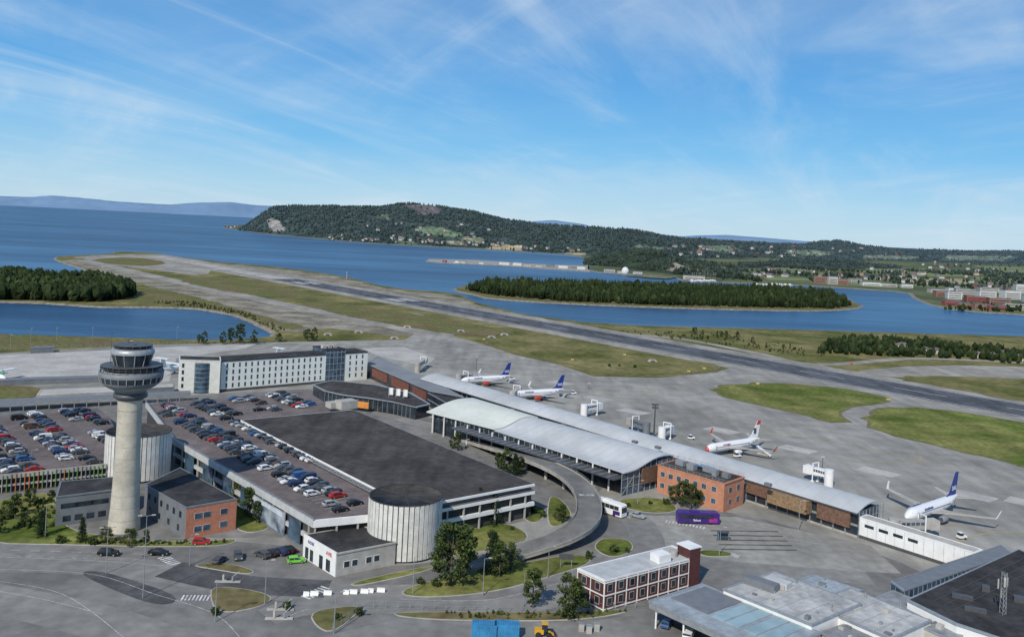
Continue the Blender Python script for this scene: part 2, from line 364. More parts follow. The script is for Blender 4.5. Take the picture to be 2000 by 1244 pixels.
# ---------- hills
GRID={}
def hill(name,sil,base,D,x0,x1,step,rows,colf,amp,label,m,prof=.8,key=None):
    cols=[];xs=[];x=x0
    while x<=x1+.1:xs.append(x);x+=step
    mb=MB();back=6
    for px in xs:
        pf=G(px,lerp1(base,px));Yf=pf.y;dd=D(px) if callable(D) else D
        top=RAY(px,lerp1(sil,px),Yf+dd);zr=max(top.z,2)
        col=[]
        for j in range(rows+1+back):
            if j<=rows:
                t=j/rows;p=pf.lerp(top,t);z=zr*(math.sin(t*PI/2)**1.15*prof+(1-prof)*t)
            else:
                t=1+(j-rows)/back;p=pf.lerp(top,t);z=zr*(2-t)
            nz=noise.noise(Vector((p.x*.004,p.y*.004,1)))*.5+noise.noise(Vector((p.x*.012,p.y*.012,5)))*.3+noise.noise(Vector((p.x*.05,p.y*.05,3)))*.2
            z=z+amp*nz*min(1,min(t,1)*4)*(0.3 if t>.85 else 1)
            if j==0 or j==rows+back:z=-1
            col.append(Vector((p.x,p.y,z)))
        cols.append(col)
    n=rows+1+back
    vs=[v for c in cols for v in c];fs=[(i*n+j,(i+1)*n+j,(i+1)*n+j+1,i*n+j+1) for i in range(len(cols)-1) for j in range(n-1)]
    mb.add(vs,fs,0,True)
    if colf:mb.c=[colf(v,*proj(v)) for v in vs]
    o=mb.build(name,m,fix=False);tag(o,label,'hill',kind='structure')
    if key:GRID[key]=(cols,rows)
    def at(px,py):
        i=min(max(int(round((px-x0)/step)),0),len(cols)-1);best=None
        for v in cols[i][:rows+1]:
            e=abs(proj(v)[1]-py)
            if best is None or e<best[0]:best=(e,v)
        return best[1]
    return at
FIELDS=[([(810,443),(860,445),(912,458),(880,464),(826,458)],(.15,.20,.08)),([(905,462),(950,466),(940,476),(900,474)],(.2,.21,.10)),([(940,487),(975,478),(1017,480),(1022,492),(980,494)],(.40,.31,.17)),([(1090,495),(1140,493),(1148,500),(1100,501)],(.36,.31,.18)),
 ([(870,470),(900,472),(905,480),(875,478)],(.2,.2,.1)),([(780,470),(820,474),(810,478),(770,475)],(.14,.17,.08)),([(786,399),(850,401),(864,416),(830,422),(800,408)],(.15,.105,.09)),([(518,430),(540,427),(558,449),(528,453)],(.30,.27,.23)),
 ([(735,418),(762,420),(758,427),(736,426)],(.13,.16,.08)),([(1350,478),(1430,481),(1450,491),(1390,490)],(.17,.21,.11)),([(1540,488),(1630,492),(1610,500),(1530,497)],(.18,.22,.11)),([(1690,498),(1800,500),(1780,506),(1680,506)],(.2,.22,.12)),([(1850,498),(1980,501),(1960,510),(1840,508)],(.18,.21,.11)),([(1240,478),(1300,482),(1290,488),(1235,484)],(.14,.17,.09))]
def infield(px,py,v):
    j=5*noise.noise(Vector((v.x*.03,v.y*.03,9)))
    for P,fc in FIELDS:
        if inpoly(px+j,py+j*.4,P):return fc
def haze_tint(c,Y):  # aerial haze painted into hill and tree colours, stronger with distance
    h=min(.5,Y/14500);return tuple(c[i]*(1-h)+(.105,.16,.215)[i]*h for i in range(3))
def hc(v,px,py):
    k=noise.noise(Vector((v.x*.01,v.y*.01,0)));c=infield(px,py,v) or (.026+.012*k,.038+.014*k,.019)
    return haze_tint(c,v.y)
hillA=hill('promontory',[(466,449),(480,441),(500,427),(525,409),(540,404),(600,404),(680,404),(740,405),(790,398),(840,401),(880,408),(930,416),(980,429),(1040,437),(1100,442),(1180,446),(1250,452),(1300,463),(1340,468),(1400,471),(1480,475),(1560,478),(1600,472),(1640,470),(1680,479),(1740,486),(1800,488),(1850,491),(1950,490),(2060,493)],
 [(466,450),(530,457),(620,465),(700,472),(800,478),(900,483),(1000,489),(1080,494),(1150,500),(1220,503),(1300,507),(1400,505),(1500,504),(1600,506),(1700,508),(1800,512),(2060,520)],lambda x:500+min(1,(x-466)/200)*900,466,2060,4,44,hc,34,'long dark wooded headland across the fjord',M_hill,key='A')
hillC=hill('knoll',[(1140,512),(1170,497),(1220,488),(1270,491),(1310,501),(1340,512),(1380,513),(1430,520),(1450,536)],[(1140,518),(1200,522),(1260,529),(1330,538),(1450,545)],300,1140,1450,4,24,lambda v,px,py:((.22,.2,.16) if inpoly(px,py,[(1320,510),(1420,518),(1410,535),(1300,528)]) and noise.noise(v*.02)>-.1 else (.03,.045,.028)),12,'wooded knoll behind the radar dome',M_hill,key='C')
hill('ridge',[(1440,522),(1500,511),(1580,506),(1660,509),(1700,516),(1760,521)],[(1440,524),(1600,523),(1760,526)],400,1440,1760,5,16,hc,8,'low dark wooded ridge behind the harbour town',M_hill,key='R')
hill('mountains',[(-400,396),(-200,388),(0,383),(60,385),(100,382),(150,386),(230,394),(330,400),(380,396),(450,395),(500,401),(560,404),(700,414)],[(-400,381),(700,436)],3000,-400,700,7,10,None,60,'distant haze-blue mountains on the horizon of the fjord',M_farhaze)
hill('mountains',[(1020,447),(1035,433),(1080,430),(1140,438),(1170,447),(1280,456),(1330,462),(1360,460),(1420,459),(1500,465),(1570,471),(1620,474)],[(1020,449),(1620,479)],3000,1020,1620,7,10,None,40,'pale haze-blue hills showing behind the wooded headland',M_farhaze)
# ---------- woods
def tree1(mb,x,y,z,hh,c,con,m=6,rr_=None,dk=.5):
    if con:rr=hh*R.uniform(.15,.23);rings=[(.06,.8),(.3,1),(.34,.7),(.62,.62),(.66,.38),(1,.03)]
    else:rr=hh*R.uniform(.26,.4);rings=[(.06,.6),(.3,1),(.6,1),(.85,.6),(1,.12)]
    if m<5:rings=[rings[0],rings[1],rings[3],rings[-1]]
    if rr_:rr=rr_
    vs=[];lean=R.uniform(-.05,.05)*hh
    for zz,rq in rings:
        ph=R.random()
        for a in range(m):
            t=ph+a*2*PI/m;r=rr*rq*R.uniform(.6,1.3);vs.append((x+math.cos(t)*r+lean*zz,y+math.sin(t)*r,z+hh*(zz+R.uniform(-.03,.03))))
    fs=[(j*m+a,j*m+(a+1)%m,(j+1)*m+(a+1)%m,(j+1)*m+a) for j in range(len(rings)-1) for a in range(m)];fs.append(tuple((len(rings)-1)*m+a for a in range(m)))
    mb.add(vs,fs)
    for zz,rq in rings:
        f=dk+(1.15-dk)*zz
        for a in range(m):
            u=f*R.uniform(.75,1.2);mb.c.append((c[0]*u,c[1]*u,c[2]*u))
def woods(name,poly,n,h,label,colr=((.018,.03,.012),(.042,.058,.022)),con=.7,fn=None,m=6,cat='forest',haze=False):
    P=[W(p) for p in poly];pp=[(p.x,p.y) for p in P];x0=min(p[0] for p in pp);x1=max(p[0] for p in pp);y0=min(p[1] for p in pp);y1=max(p[1] for p in pp)
    mb=MB();mb.c=[];k=0;tr=0
    while k<n and tr<n*40:
        tr+=1;x=R.uniform(x0,x1);y=R.uniform(y0,y1)
        if not inpoly(x,y,pp):continue
        if fn and not fn(x,y):continue
        k+=1;q=R.random()**1.5;c=[colr[0][i]*(1-q)+colr[1][i]*q for i in range(3)]
        if haze:c=haze_tint(c,y)
        tree1(mb,x,y,0,h*R.uniform(.55,1.12)*(1+.25*noise.noise(Vector((x*.03,y*.03,0)))),c,R.random()<con,m)
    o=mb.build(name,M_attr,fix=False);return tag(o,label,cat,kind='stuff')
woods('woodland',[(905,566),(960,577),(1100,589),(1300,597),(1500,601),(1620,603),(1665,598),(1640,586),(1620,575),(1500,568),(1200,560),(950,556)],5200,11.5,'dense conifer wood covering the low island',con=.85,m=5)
woods('woodland',[(-150,585),(0,586),(100,588),(180,590),(235,585),(262,578),(240,562),(150,552),(60,545),(-150,538)],3200,13,'dark wood on the left spit beside the lagoon',con=.5,m=5)
woods('woodland',[(1620,668),(1700,663),(1830,672),(1900,683),(2000,690),(2150,710),(2150,730),(1990,712),(1900,703),(1800,698),(1680,694),(1590,690)],520,7,'scattered bushes and trees along the far river bank at right',con=.15)
woods('woodland',[(1480,552),(1560,549),(1760,556),(1850,565),(2100,590),(2100,540),(1900,528),(1700,520),(1500,520),(1440,530),(1400,545)],1300,12,'tree clumps among the fields of the far town',con=.3,fn=lambda x,y:noise.noise(Vector((x*.006,y*.004,2)))>.08,m=5,haze=True)
woods('woodland',[(1500,520),(2100,540),(2100,505),(1500,503)],900,16,'distant hedges and copses between far fields',con=.3,fn=lambda x,y:noise.noise(Vector((x*.003,y*.002,7)))>.13,m=4,haze=True)
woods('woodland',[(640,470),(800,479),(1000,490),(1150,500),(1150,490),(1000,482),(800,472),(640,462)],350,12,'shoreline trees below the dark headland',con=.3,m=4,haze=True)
woods('woodland',[(1840,606),(2000,610),(2100,618),(2100,606),(1900,598)],160,7,'bushes along the quay of the industrial town',con=.1)
woods('scrub',[(1195,648),(1400,650),(1620,690),(1600,700),(1480,684),(1330,664)],120,2.2,'low scrub in the grass beyond the runway',con=0,colr=((.04,.055,.02),(.07,.08,.03)))
woods('scrub',[(290,590),(400,603),(470,617),(525,640),(540,650),(560,645),(480,612),(380,590)],160,2.0,'low scrub along the lagoon bank',con=0,colr=((.04,.05,.02),(.08,.08,.03)))
def hillwoods(key,n,h,label,fn=None):
    cols,rows=GRID[key];mb=MB();mb.c=[];k=0;t=0
    while k<n and t<n*4:
        t+=1;i=R.randrange(len(cols)-1);jf=R.random()**.75*rows;j=int(jf);j=min(j,rows-1)
        if j<1:continue
        a=cols[i][j].lerp(cols[i+1][j],R.random());b=cols[i][j+1].lerp(cols[i+1][j+1],R.random());p=a.lerp(b,jf-j)
        px,py=proj(p);f=infield(px,py,p)
        if f and R.random()<.95:continue
        if fn and not fn(p):continue
        k+=1;q=R.random()**1.6;c=haze_tint([.018+.024*q,.029+.028*q,.014+.01*q],p.y)
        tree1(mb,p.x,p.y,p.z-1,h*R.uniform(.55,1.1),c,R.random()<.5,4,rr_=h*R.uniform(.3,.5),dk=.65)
    o=mb.build('woodland',M_attr,fix=False);tag(o,label,'forest',kind='stuff')
hillwoods('A',10500,13,'dense forest covering the headland and its long ridge');hillwoods('C',900,10,'trees on the knoll behind the radar dome',lambda p:noise.noise(p*.02)<.15);hillwoods('R',500,11,'trees covering the low ridge behind the town')
for pts,c,l in (([(1480,538),(1560,541),(1600,549),(1500,549)],(.16,.19,.09),'green field by the marina shore'),([(1690,520),(1850,526),(1900,540),(1740,541),(1690,532)],(.17,.21,.10),'large light green field beyond the town'),([(1760,543),(1880,545),(1900,556),(1770,553)],(.32,.28,.16),'yellow stubble field above the industrial town'),([(1900,518),(2060,525),(2060,537),(1930,531)],(.17,.20,.10),'far green field at the right edge'),([(1200,537),(1330,541),(1300,545)],(.18,.18,.12),'short grass strip near the radar dome'),([(1560,512),(1680,515),(1660,520),(1560,518)],(.2,.21,.12),'pale field between the far ridges'),([(1480,519),(1560,524),(1620,536),(1500,533)],(.16,.19,.10),'green slope above the marina'),([(1900,541),(2050,546),(2050,556),(1920,552)],(.18,.2,.1),'pale green field right of the stubble')):
    sheet('field',pts,.5,mat('field_'+l[:14],c,.95,.15,.01,second=(.05,.15),spec=.05),l,jit=6)
# ---------- airfield sheets
rA=G(300,500);rB=G(2000,802);rd=(rB-rA).normalized();rn=Vector((-rd.y,rd.x,0));far=rB+rd*300
def rpt(px,py):
    p=G(px,py);return rA+rd*((p-rA).dot(rd))
strip('runway_shoulder',[rA-rd*40,far],72,.03,M_taxi,'pale shoulder beside the runway','ground',sm=False)
sheet('runway_end_pad',[(150,504),(225,497),(330,503),(420,522),(400,540),(320,530),(200,515)],.035,M_taxi,'pale gravel pad around the seaward runway end',1,jit=2)
strip('taxiway',[(165,508),(300,540),(440,570),(560,596),(700,623),(850,655),(960,688)],22,.05,M_taxi,'long grey taxiway parallel to the runway')
strip('taxiway',[(800,612),(880,640),(860,655)],16,.054,M_taxi,'short link taxiway between runway and taxiway')
sheet('apron',[(-500,705),(0,690),(300,673),(560,668),(790,664),(810,652),(880,655),(960,683),(1090,712),(1160,735),(1290,738),(1400,727),(1445,712),rpt(1500,712),rpt(1700,750),rpt(2000,802),far,S(700,100),S(500,-120),S(-500,-120),(-900,790)],.06,M_apron,'broad grey aircraft apron and paved airport grounds')
sheet('landside_ground',[(-700,1010),(0,1040),(400,1052),(600,1070),(640,1110),(860,1100),(1000,1060),(1120,1050),(1160,1000),(1290,990),(1440,1000),(1660,1060),(1800,1115),S(130,150),S(130,40),S(-260,40)],.068,M_land,'worn asphalt of the landside roads and forecourts',1)
sheet('landside_ground',[(-300,800),(60,790),(300,775),(600,760),(900,830),(1100,890),(1180,950),(1130,1000),(1050,1010),(900,1050),(500,1050),(300,1050),(-300,1050)],.064,M_land,'darker paved ground around the garage and terminal front')
strip('runway',[rA+rd*90,far],40,.104,M_run,'dark asphalt runway running out to the sea','runway',sm=False)
strip('runway',[rA,rA+rd*(rpt(560,545)-rA).length],34,.115,M_oldrun,'pale concrete seaward section of the runway','runway',sm=False)
mb=MB()
for s in(-1,1):dash(mb,rA+rn*s*18+rd*20,far+rn*s*18,.8,.14,4000,1)
dash(mb,rA+rd*60,far,.7,.14,30,30)
for px,py in((590,551),(770,583)):
    p=rpt(px,py)
    for s in(-1,1):
        for q in(5,8.5,12):
            a=p+rn*s*q;dash(mb,a,a+rd*32,2.2,.145,40,1)
tag(mb.build('runway_marking',M_line,fix=False),'white painted edge lines and touchdown bars on the runway','marking',kind='structure')
GR=[([(330,545),(400,540),(480,546),(620,574),(600,583),(470,575)],M_dry,'dry grass strip between taxiway and seaward runway'),
([(575,592),(640,590),(800,612),(960,640),(1010,652),(930,657),(830,645),(690,620)],M_dry,'brownish grass strip between taxiway and mid runway'),
([(935,662),(1020,652),(1130,668),(1300,698),(1415,715),(1380,727),(1230,731),(1140,716),(1000,690)],M_grass,'green grass island between apron and runway'),
([(1385,757),(1500,746),(1660,760),(1760,783),(1630,798),(1665,834),(1530,800),(1415,776)],M_lawn,'bright green grass triangle beside the taxiway bend'),
([(1680,810),(1760,793),(1900,808),(2000,826),(2400,900),(2400,1010),(2000,910),(1850,874),(1715,843)],M_lawn,'wide green grass area at the right edge of the apron'),
([(1735,738),(1850,733),(2000,752),(2200,785),(2200,815),(2000,785),(1880,762)],M_grass,'grass strip beyond the runway at right'),
([(170,507),(260,502),(330,512),(300,520),(220,517)],M_dry,'brown grass patch on the runway end pad')]
for p,m,l in GR:
    sheet('worn_edge',p,.122,M_edge,'worn sandy rim around the '+l,1,jit=2.2,gr=1.6);sheet('grass',p,.13,m,l,1,jit=2.0)
strip('perimeter_road',[(1195,650),(1330,662),(1480,690),(1600,712),(1800,700),(2050,712)],9,.04,M_taxi,'pale perimeter road beyond the runway')
sheet('paved_pad',[(1640,728),(1800,712),(2100,718),(2100,745),(1850,733),(1735,738)],.05,M_taxi,'grey paved turning area beyond the runway at right',1)
sheet('apron_slab',[(-300,715),(0,694),(330,678),(500,672),(480,680),(345,700),(330,745),(0,750),(-300,770)],.075,M_pale,'pale concrete apron left of the hotel')
sheet('apron_slab',[(705,680),(790,678),(850,700),(830,715),(740,696)],.075,M_pale,'pale concrete apron right of the hotel')
xs_=[1400,1230,1545,1700,1160,1880,1990,1090]
for x,y in((1400,836),(1230,800),(1545,872),(1700,915),(1160,775),(1880,960),(1990,975),(1090,745)):
    p=G(x,y);q=[p+e for e in(Vector((-7,-3,0)),Vector((3,-11,0)),Vector((9,-6,0)),Vector((-1,3,0)))]
    o=MB().sheet(q,.085).build('apron_slab',M_pale,fix=False);tag(o,'pale concrete slab on the apron, %s from the left of the stand slabs'%ordi(sorted(xs_).index(x)),'ground',kind='structure')
mb=MB()
for i,pts in enumerate(([(700,680),(850,700),(1000,728),(1200,775),(1500,835),(1800,900),(2100,965)],[(1445,712),(1500,735),(1370,745),(1250,770)],[(1780,885),(1800,893),(1770,905),(1640,900)],[(1280,758),(1240,765),(1300,775)],[(1500,835),(1480,850),(1560,845)],[(1860,1060),(1950,1040),(2100,1050)],[(1000,728),(960,742),(930,760)],[(1100,750),(1060,765),(1040,790)])):
    ribbon(pts,.28,.118+i*.001,mb)
tag(mb.build('taxi_line',M_yel,fix=False),'thin yellow taxi guide lines on the apron','marking',kind='structure')
# landside
strip('road',[(-100,1098),(120,1100),(330,1118),(450,1140),(560,1152),(700,1163),(860,1160)],11,.088,M_asph,'grey access road curving past the control tower')
strip('road',[(-60,1160),(120,1195),(260,1235),(400,1290)],12,.086,M_asph,'wide road at the lower left corner')
strip('road',[(330,1112),(470,1140),(640,1150)],9,.112,M_dark,'fresh black asphalt section of the access road')
sheet('road_patch',[(150,1118),(190,1114),(250,1130),(340,1160),(345,1178),(300,1182),(215,1150)],.106,M_dark,'fresh black asphalt patch beside the tall mast',2)
strip('road',[(520,1205),(600,1185),(760,1182),(900,1188),(1040,1178),(1130,1150),(1165,1112),(1250,1085),(1400,1105),(1700,1130)],8,.100,M_asph,'lower road passing the maroon building')
strip('road',[(1170,985),(1240,1015),(1265,1060),(1240,1090)],9,.096,M_asph,'road past the buses beneath the ramp')
strip('road',[(640,790),(740,806),(830,830),(900,850)],9,.101,M_asph,'road approaching the terminal from the hotel')
sheet('parking_area',[(1200,1005),(1440,1010),(1700,1065),(1760,1120),(1480,1110),(1370,1085),(1280,1060)],.092,mat('bus_lot',(.27,.262,.235),.9,.12,.05,second=(.4,.12),third=(.2,.1,.7),spec=.1),'pale paved bus parking area before the terminal')
LN=[([(-60,1000),(30,968),(112,962),(112,1030),(215,1052),(380,1060),(470,1052),(440,1066),(330,1068),(150,1064),(-60,1060)],'lawn around the foot of the control tower'),
([(866,1060),(900,1040),(985,1018),(1040,1048),(1000,1068),(930,1078),(870,1088)],'lawn beside the near round ramp tower'),
([(1020,985),(1065,990),(1062,1012),(1040,1024),(1015,1005)],'small lawn at the garage corner'),
([(1078,965),(1105,985),(1118,1012),(1092,1028),(1072,1028),(1070,990)],'narrow lawn inside the ramp curve'),
([(1160,1066),(1180,1050),(1230,1055),(1237,1075),(1200,1090),(1172,1080)],'triangular lawn by the road near the ramp'),
([(770,1158),(860,1130),(1000,1105),(1130,1080),(1163,1098),(1060,1130),(960,1157),(830,1168)],'large lawn below the curved ramp'),
([(1190,978),(1290,970),(1335,1000),(1250,1003)],'lawn in front of the orange brick building'),
([(1365,1074),(1425,1078),(1430,1087),(1370,1087)],'small lawn at the maroon building stair'),
([(740,790),(820,800),(850,814),(790,812)],'lawn before the curved hotel lobby'),
([(380,905),(420,935),(500,985),(540,1030),(470,1045),(440,1000),(400,960)],'planted strip between office building and garage'),
([(680,1140),(840,1105),(846,1112),(700,1145)],'thin verge behind the white barriers')]
DR=[([(415,1143),(530,1160),(522,1182),(430,1200),(412,1172)],'dry grass island between the road lanes'),([(605,1195),(690,1184),(705,1190),(650,1237),(618,1224)],'brown earth patch by the lower fence'),
([(760,1196),(1110,1198),(1250,1190),(1135,1212),(910,1212),(790,1206)],'weedy verge behind the lower fence'),([(370,1104),(440,1100),(500,1116),(480,1122),(420,1112)],'narrow dry traffic island'),([(-60,752),(70,755),(92,766),(50,782),(-60,788)],'brown earth mound at the left edge'),([(-60,640),(0,655),(220,663),(380,668),(560,664),(560,667),(300,671),(-60,684)],'dry verge along the lagoon bank')]
for i,(p,l) in enumerate(LN+DR):
    P=ccw(chaikin([W(q) for q in p],2));m=M_lawn if i<len(LN) else M_dry
    o=MB().prism(P,.05,.2+i*.004,bot=False).build('lawn' if i<len(LN) else 'verge',m);tag(o,l,'grass',kind='structure')
    if i<len(LN)+4:
        K=grow(P,.28);o=MB().prism(K,.05,.165+i*.001,bot=False).build('kerb',M_pale);tag(o,'pale kerb round the '+l,'kerb',kind='structure')
woods('scrub',[(860,1198),(1110,1200),(1240,1192),(1135,1210),(910,1210)],60,.9,'weeds growing behind the lower fence',con=0,colr=((.04,.06,.02),(.08,.09,.03)))
woods('scrub',[(0,1000),(30,975),(108,968),(108,1030),(60,1040),(0,1035)],60,1.4,'low shrubs on the tower lawn',con=0,colr=((.035,.055,.02),(.07,.09,.03)))
woods('scrub',[(150,1056),(300,1058),(440,1060),(330,1066),(150,1063)],60,1.0,'clipped shrubs along the tower lawn kerb',con=0,colr=((.035,.055,.02),(.07,.09,.03)))
sheet('lower_yard',[(560,1260),(650,1238),(780,1208),(910,1215),(1135,1215),(1268,1198),(1280,1300),(560,1300)],.084,M_asph,'asphalt yard at the bottom edge')
mb=MB()
def zebra(a,b,n,w=2.6):
    A=G(*a);B=G(*b);d=(B-A)/n;u=d.normalized();v=Vector((-u.y,u.x,0))*w/2
    for i in range(n):
        p=A+d*i;q=p+d*.5;mb.add([Vector((t.x,t.y,.14)) for t in(p-v,q-v,q+v,p+v)],[(0,1,2,3)])
zebra((355,1168),(412,1168),8);zebra((318,1088),(345,1104),6);zebra((596,1168),(640,1146),7);zebra((1212,1003),(1236,1010),6);zebra((1300,1018),(1380,1032),12,2);zebra((1425,1083),(1445,1088),5)
for i,pts in enumerate(([(0,1112),(180,1122),(300,1160),(420,1200),(480,1260)],[(-50,1130),(120,1160),(260,1260)],[(780,1170),(950,1172),(1090,1140)],[(0,1088),(190,1096),(330,1106)],[(545,1210),(600,1190)],[(800,1200),(1000,1205)],[(1440,1040),(1600,1062)],[(-60,1146),(80,1170),(200,1200)])):
    ribbon(pts,.1,.126+i*.001,mb)
for x in range(0,8):dash(mb,G(20+x*40,1075+x*1.2),G(38+x*40,1075.4+x*1.2),.15,.135,10,1)
for x in range(0,9):dash(mb,G(30+x*22,1086+x*.8),G(40+x*22,1086.6+x*.8),.12,.136,10,1)
tag(mb.build('road_marking',M_line,fix=False),'white road lines and zebra crossings on the landside roads','marking',kind='structure')
for y in range(5):
    o=ribbon([(1388+y*5,1037+y*9),(1450,1037.5+y*9),(1520+y*9,1039+y*9)],.45,.2,MB()).build('bus_island',M_dark,fix=False);tag(o,'narrow dark island between bus bays, %s from the terminal'%ordi(y),'kerb',kind='structure')
# ---------- building helpers
def quad3(a,b,c,z):
    A,B,Cc=W(a,z),W(b,z),W(c,z);return [A,B,Cc,A+Cc-B]
def nrm(A,B):
    d=(B-A);d.z=0;d.normalize();return d,Vector((d.y,-d.x,0))
def wbox(mb,A,B,s0,s1,z0,z1,o0,o1,mi=0):
    d,n=nrm(A,B);P=[A+d*s0+n*o1,A+d*s1+n*o1,A+d*s1+n*o0,A+d*s0+n*o0];return mb.prism([Vector((p.x,p.y,0)) for p in P],z0,z1,mi)
def building(name,label,cat,P,z0,z1,wm,rm,ov=.25,th=.35,edge=None):
    P=[W(p,z1) for p in P]
    c=sum(P,Vector((0,0,0)))/len(P);root=thing(name,label,cat,(c.x,c.y,z0))
    MB().prism(P,z0,z1-.02,top=False).build('wall',wm,root)
    Q=[p+(p-c).normalized()*ov for p in P]
    mb=MB().prism(Q,z1,z1+th,top=False);mb.prism([p-(p-c).normalized()*.4 for p in P],z1,z1+th-.12,mi=1,bot=False)
    n=len(Q);inn=[p-(p-c).normalized()*.4 for p in P]
    mb.add([Vector((p.x,p.y,z1+th)) for p in Q]+[Vector((p.x,p.y,z1+th)) for p in inn],[(i,(i+1)%n,n+(i+1)%n,n+i) for i in range(n)])
    mb.add([Vector((p.x,p.y,z1+th)) for p in inn]+[Vector((p.x,p.y,z1+th-.12)) for p in inn],[(i,(i+1)%n,n+(i+1)%n,n+i) for i in range(n)])
    mb.build('roof',[edge or wm,rm],root)
    return root,P
def wins(root,A,B,xs,zs,w,h,m=M_glass,fr=M_white,name='window',off=.05):
    for z in zs:
        for x in xs:
            if fr:
                f=wbox(MB(),A,B,x-w/2-.12,x+w/2+.12,z-.12,z+h+.12,-.05,off).build(name,fr,root)
                wbox(MB(),A,B,x-w/2,x+w/2,z,z+h,off,off+.03).build('pane',m,f)
            else:wbox(MB(),A,B,x-w/2,x+w/2,z,z+h,-.05,off).build(name,m,root)
def ev(A,B,n,m=1.2):
    L=(B-A).length;return [m+(L-2*m)*(i+.5)/n for i in range(n)]
# ---------- control tower
tb=G(242,1033);t=thing('control_tower','tall concrete control tower with dark glass cab at top','tower',tb)
def L_(prof,name,m,n=40,par=t):
    return MB().lathe(prof,tb,n).build(name,m,par)
L_([(3.9,0),(3.7,2),(3.4,6),(3.15,12),(2.95,20),(2.85,28),(2.9,31.5),(3.1,33)],'shaft',mat('tower_concrete',(.43,.40,.33),.85,.1,.35,second=(.12,.12),third=(1.5,.07)))
for z in range(3,32,3):
    q=lerp1([(0,3.9),(2,3.7),(6,3.4),(12,3.15),(20,2.95),(28,2.85),(33,3.1)],z)+.02;L_([(q,z),(q,z+.08)],'formwork_band',mat('joint',(.3,.28,.235),.9))
L_([(3.1,32.6),(4.0,33.2),(4.0,34),(3.6,34.1),(3.6,34.6)],'lower_ring',M_dsteel)
L_([(3.5,34.4),(4.4,35.2),(5.6,35.8),(5.6,36.0)],'lower_collar',M_steel)
L_([(5.9,36.0),(7.0,37.0),(7.0,37.2)],'soffit',M_grey)
g=L_([(7.05,37.2),(7.35,38.4),(7.35,38.5)],'office_window_band',M_glass)
L_([(7.5,38.5),(7.6,39.7),(7.1,39.75),(7.1,39.5)],'gallery_band',M_grey)
for k in range(24):
    a=2*PI*k/24;u=Vector((math.cos(a),math.sin(a),0));MB().bar(tb+u*7.12+Vector((0,0,37.2)),tb+u*7.42+Vector((0,0,38.5)),.18).build('mullion',M_steel,g)
L_([(7.0,39.7),(5.6,40.4),(4.4,40.6),(4.4,40.8)],'gallery_roof',M_steel)
mb=MB()
for zz in(40.6,41.1):mb.lathe([(7.2,zz),(7.25,zz+.08),(7.15,zz+.08)],tb,40)
for k in range(28):
    a=2*PI*k/28;u=Vector((math.cos(a),math.sin(a),0));mb.bar(tb+u*7.2+Vector((0,0,39.7)),tb+u*7.2+Vector((0,0,41.1)),.1)
mb.build('railing',M_dsteel,t)
cabn=L_([(4.0,40.8),(4.9,43.9),(4.9,44.0)],'cab_window',M_glass,12)
for k in range(12):
    a=2*PI*k/12;u=Vector((math.cos(a),math.sin(a),0));MB().bar(tb+u*4.02+Vector((0,0,40.8)),tb+u*4.95+Vector((0,0,44)),.16).build('mullion',M_steel,cabn)
L_([(5.1,44.0),(5.2,44.7),(4.7,45.3),(1.5,45.5)],'cab_roof',M_steel,24)
mb=MB()
for zz in(45.6,46.1):mb.lathe([(4.5,zz),(4.55,zz+.07),(4.45,zz+.07)],tb,24)
for k in range(16):
    a=2*PI*k/16;u=Vector((math.cos(a),math.sin(a),0));mb.bar(tb+u*4.5+Vector((0,0,45)),tb+u*4.5+Vector((0,0,46.2)),.1)
mb.tube(tb+Vector((0,0,45.4)),tb+Vector((0,0,46.3)),1.1,.9,12)
mb.build('roof_railing',M_dsteel,t)
for dx,dy,h in((-5.4,0,49.5),(3,1,47),(-2,2,47.3)):
    mb=MB().tube(tb+Vector((dx,dy,39.8 if dx<-4 else 45)),tb+Vector((dx,dy,h)),.08,.04,6)
    for q in range(3):mb.tube(tb+Vector((dx-.4,dy,h-.3-q*.6)),tb+Vector((dx+.4,dy,h-.3-q*.6)),.04,.04,5)
    mb.build('antenna',M_dsteel,t)
# ---------- round ramp towers
def drum(px,py,z,r,label):
    c=G(px,py,z);c.z=0;t=thing('ramp_tower',label,'building',c)
    MB().lathe([(r-.35,0),(r-.35,z-.3)],c,64).build('drum',mat('drum_dark',(.10,.10,.105),.9),t)
    n=44;g=2*PI/n
    for k in range(n):
        a=k*g;u=Vector((math.cos(a),math.sin(a),0));w=r*g*.8
        MB().box(c+u*(r-.15)+Vector((0,0,(z)/2+.3)),(.5,w,z-.6),rz=a).build('panel',M_fin,t)
    MB().lathe([(r+.1,z-.25),(r+.1,z+.15),(r-.4,z+.15),(r-.4,z-.1),(.1,z-.1)],c,64).build('roof',M_roofd,t)
    for k in range(8):
        a=k*PI/4+.2;u=Vector((math.cos(a),math.sin(a),0));MB().bar(c+u*.5+Vector((0,0,z-.06)),c+u*(r-.5)+Vector((0,0,z-.06)),.08,.08).build('roof_seam',M_dsteel,t)
drum(793,967,13.4,8.9,'near round ramp tower of white vertical concrete panels')
drum(272,841,13.4,9.2,'far round ramp tower standing behind the control tower')
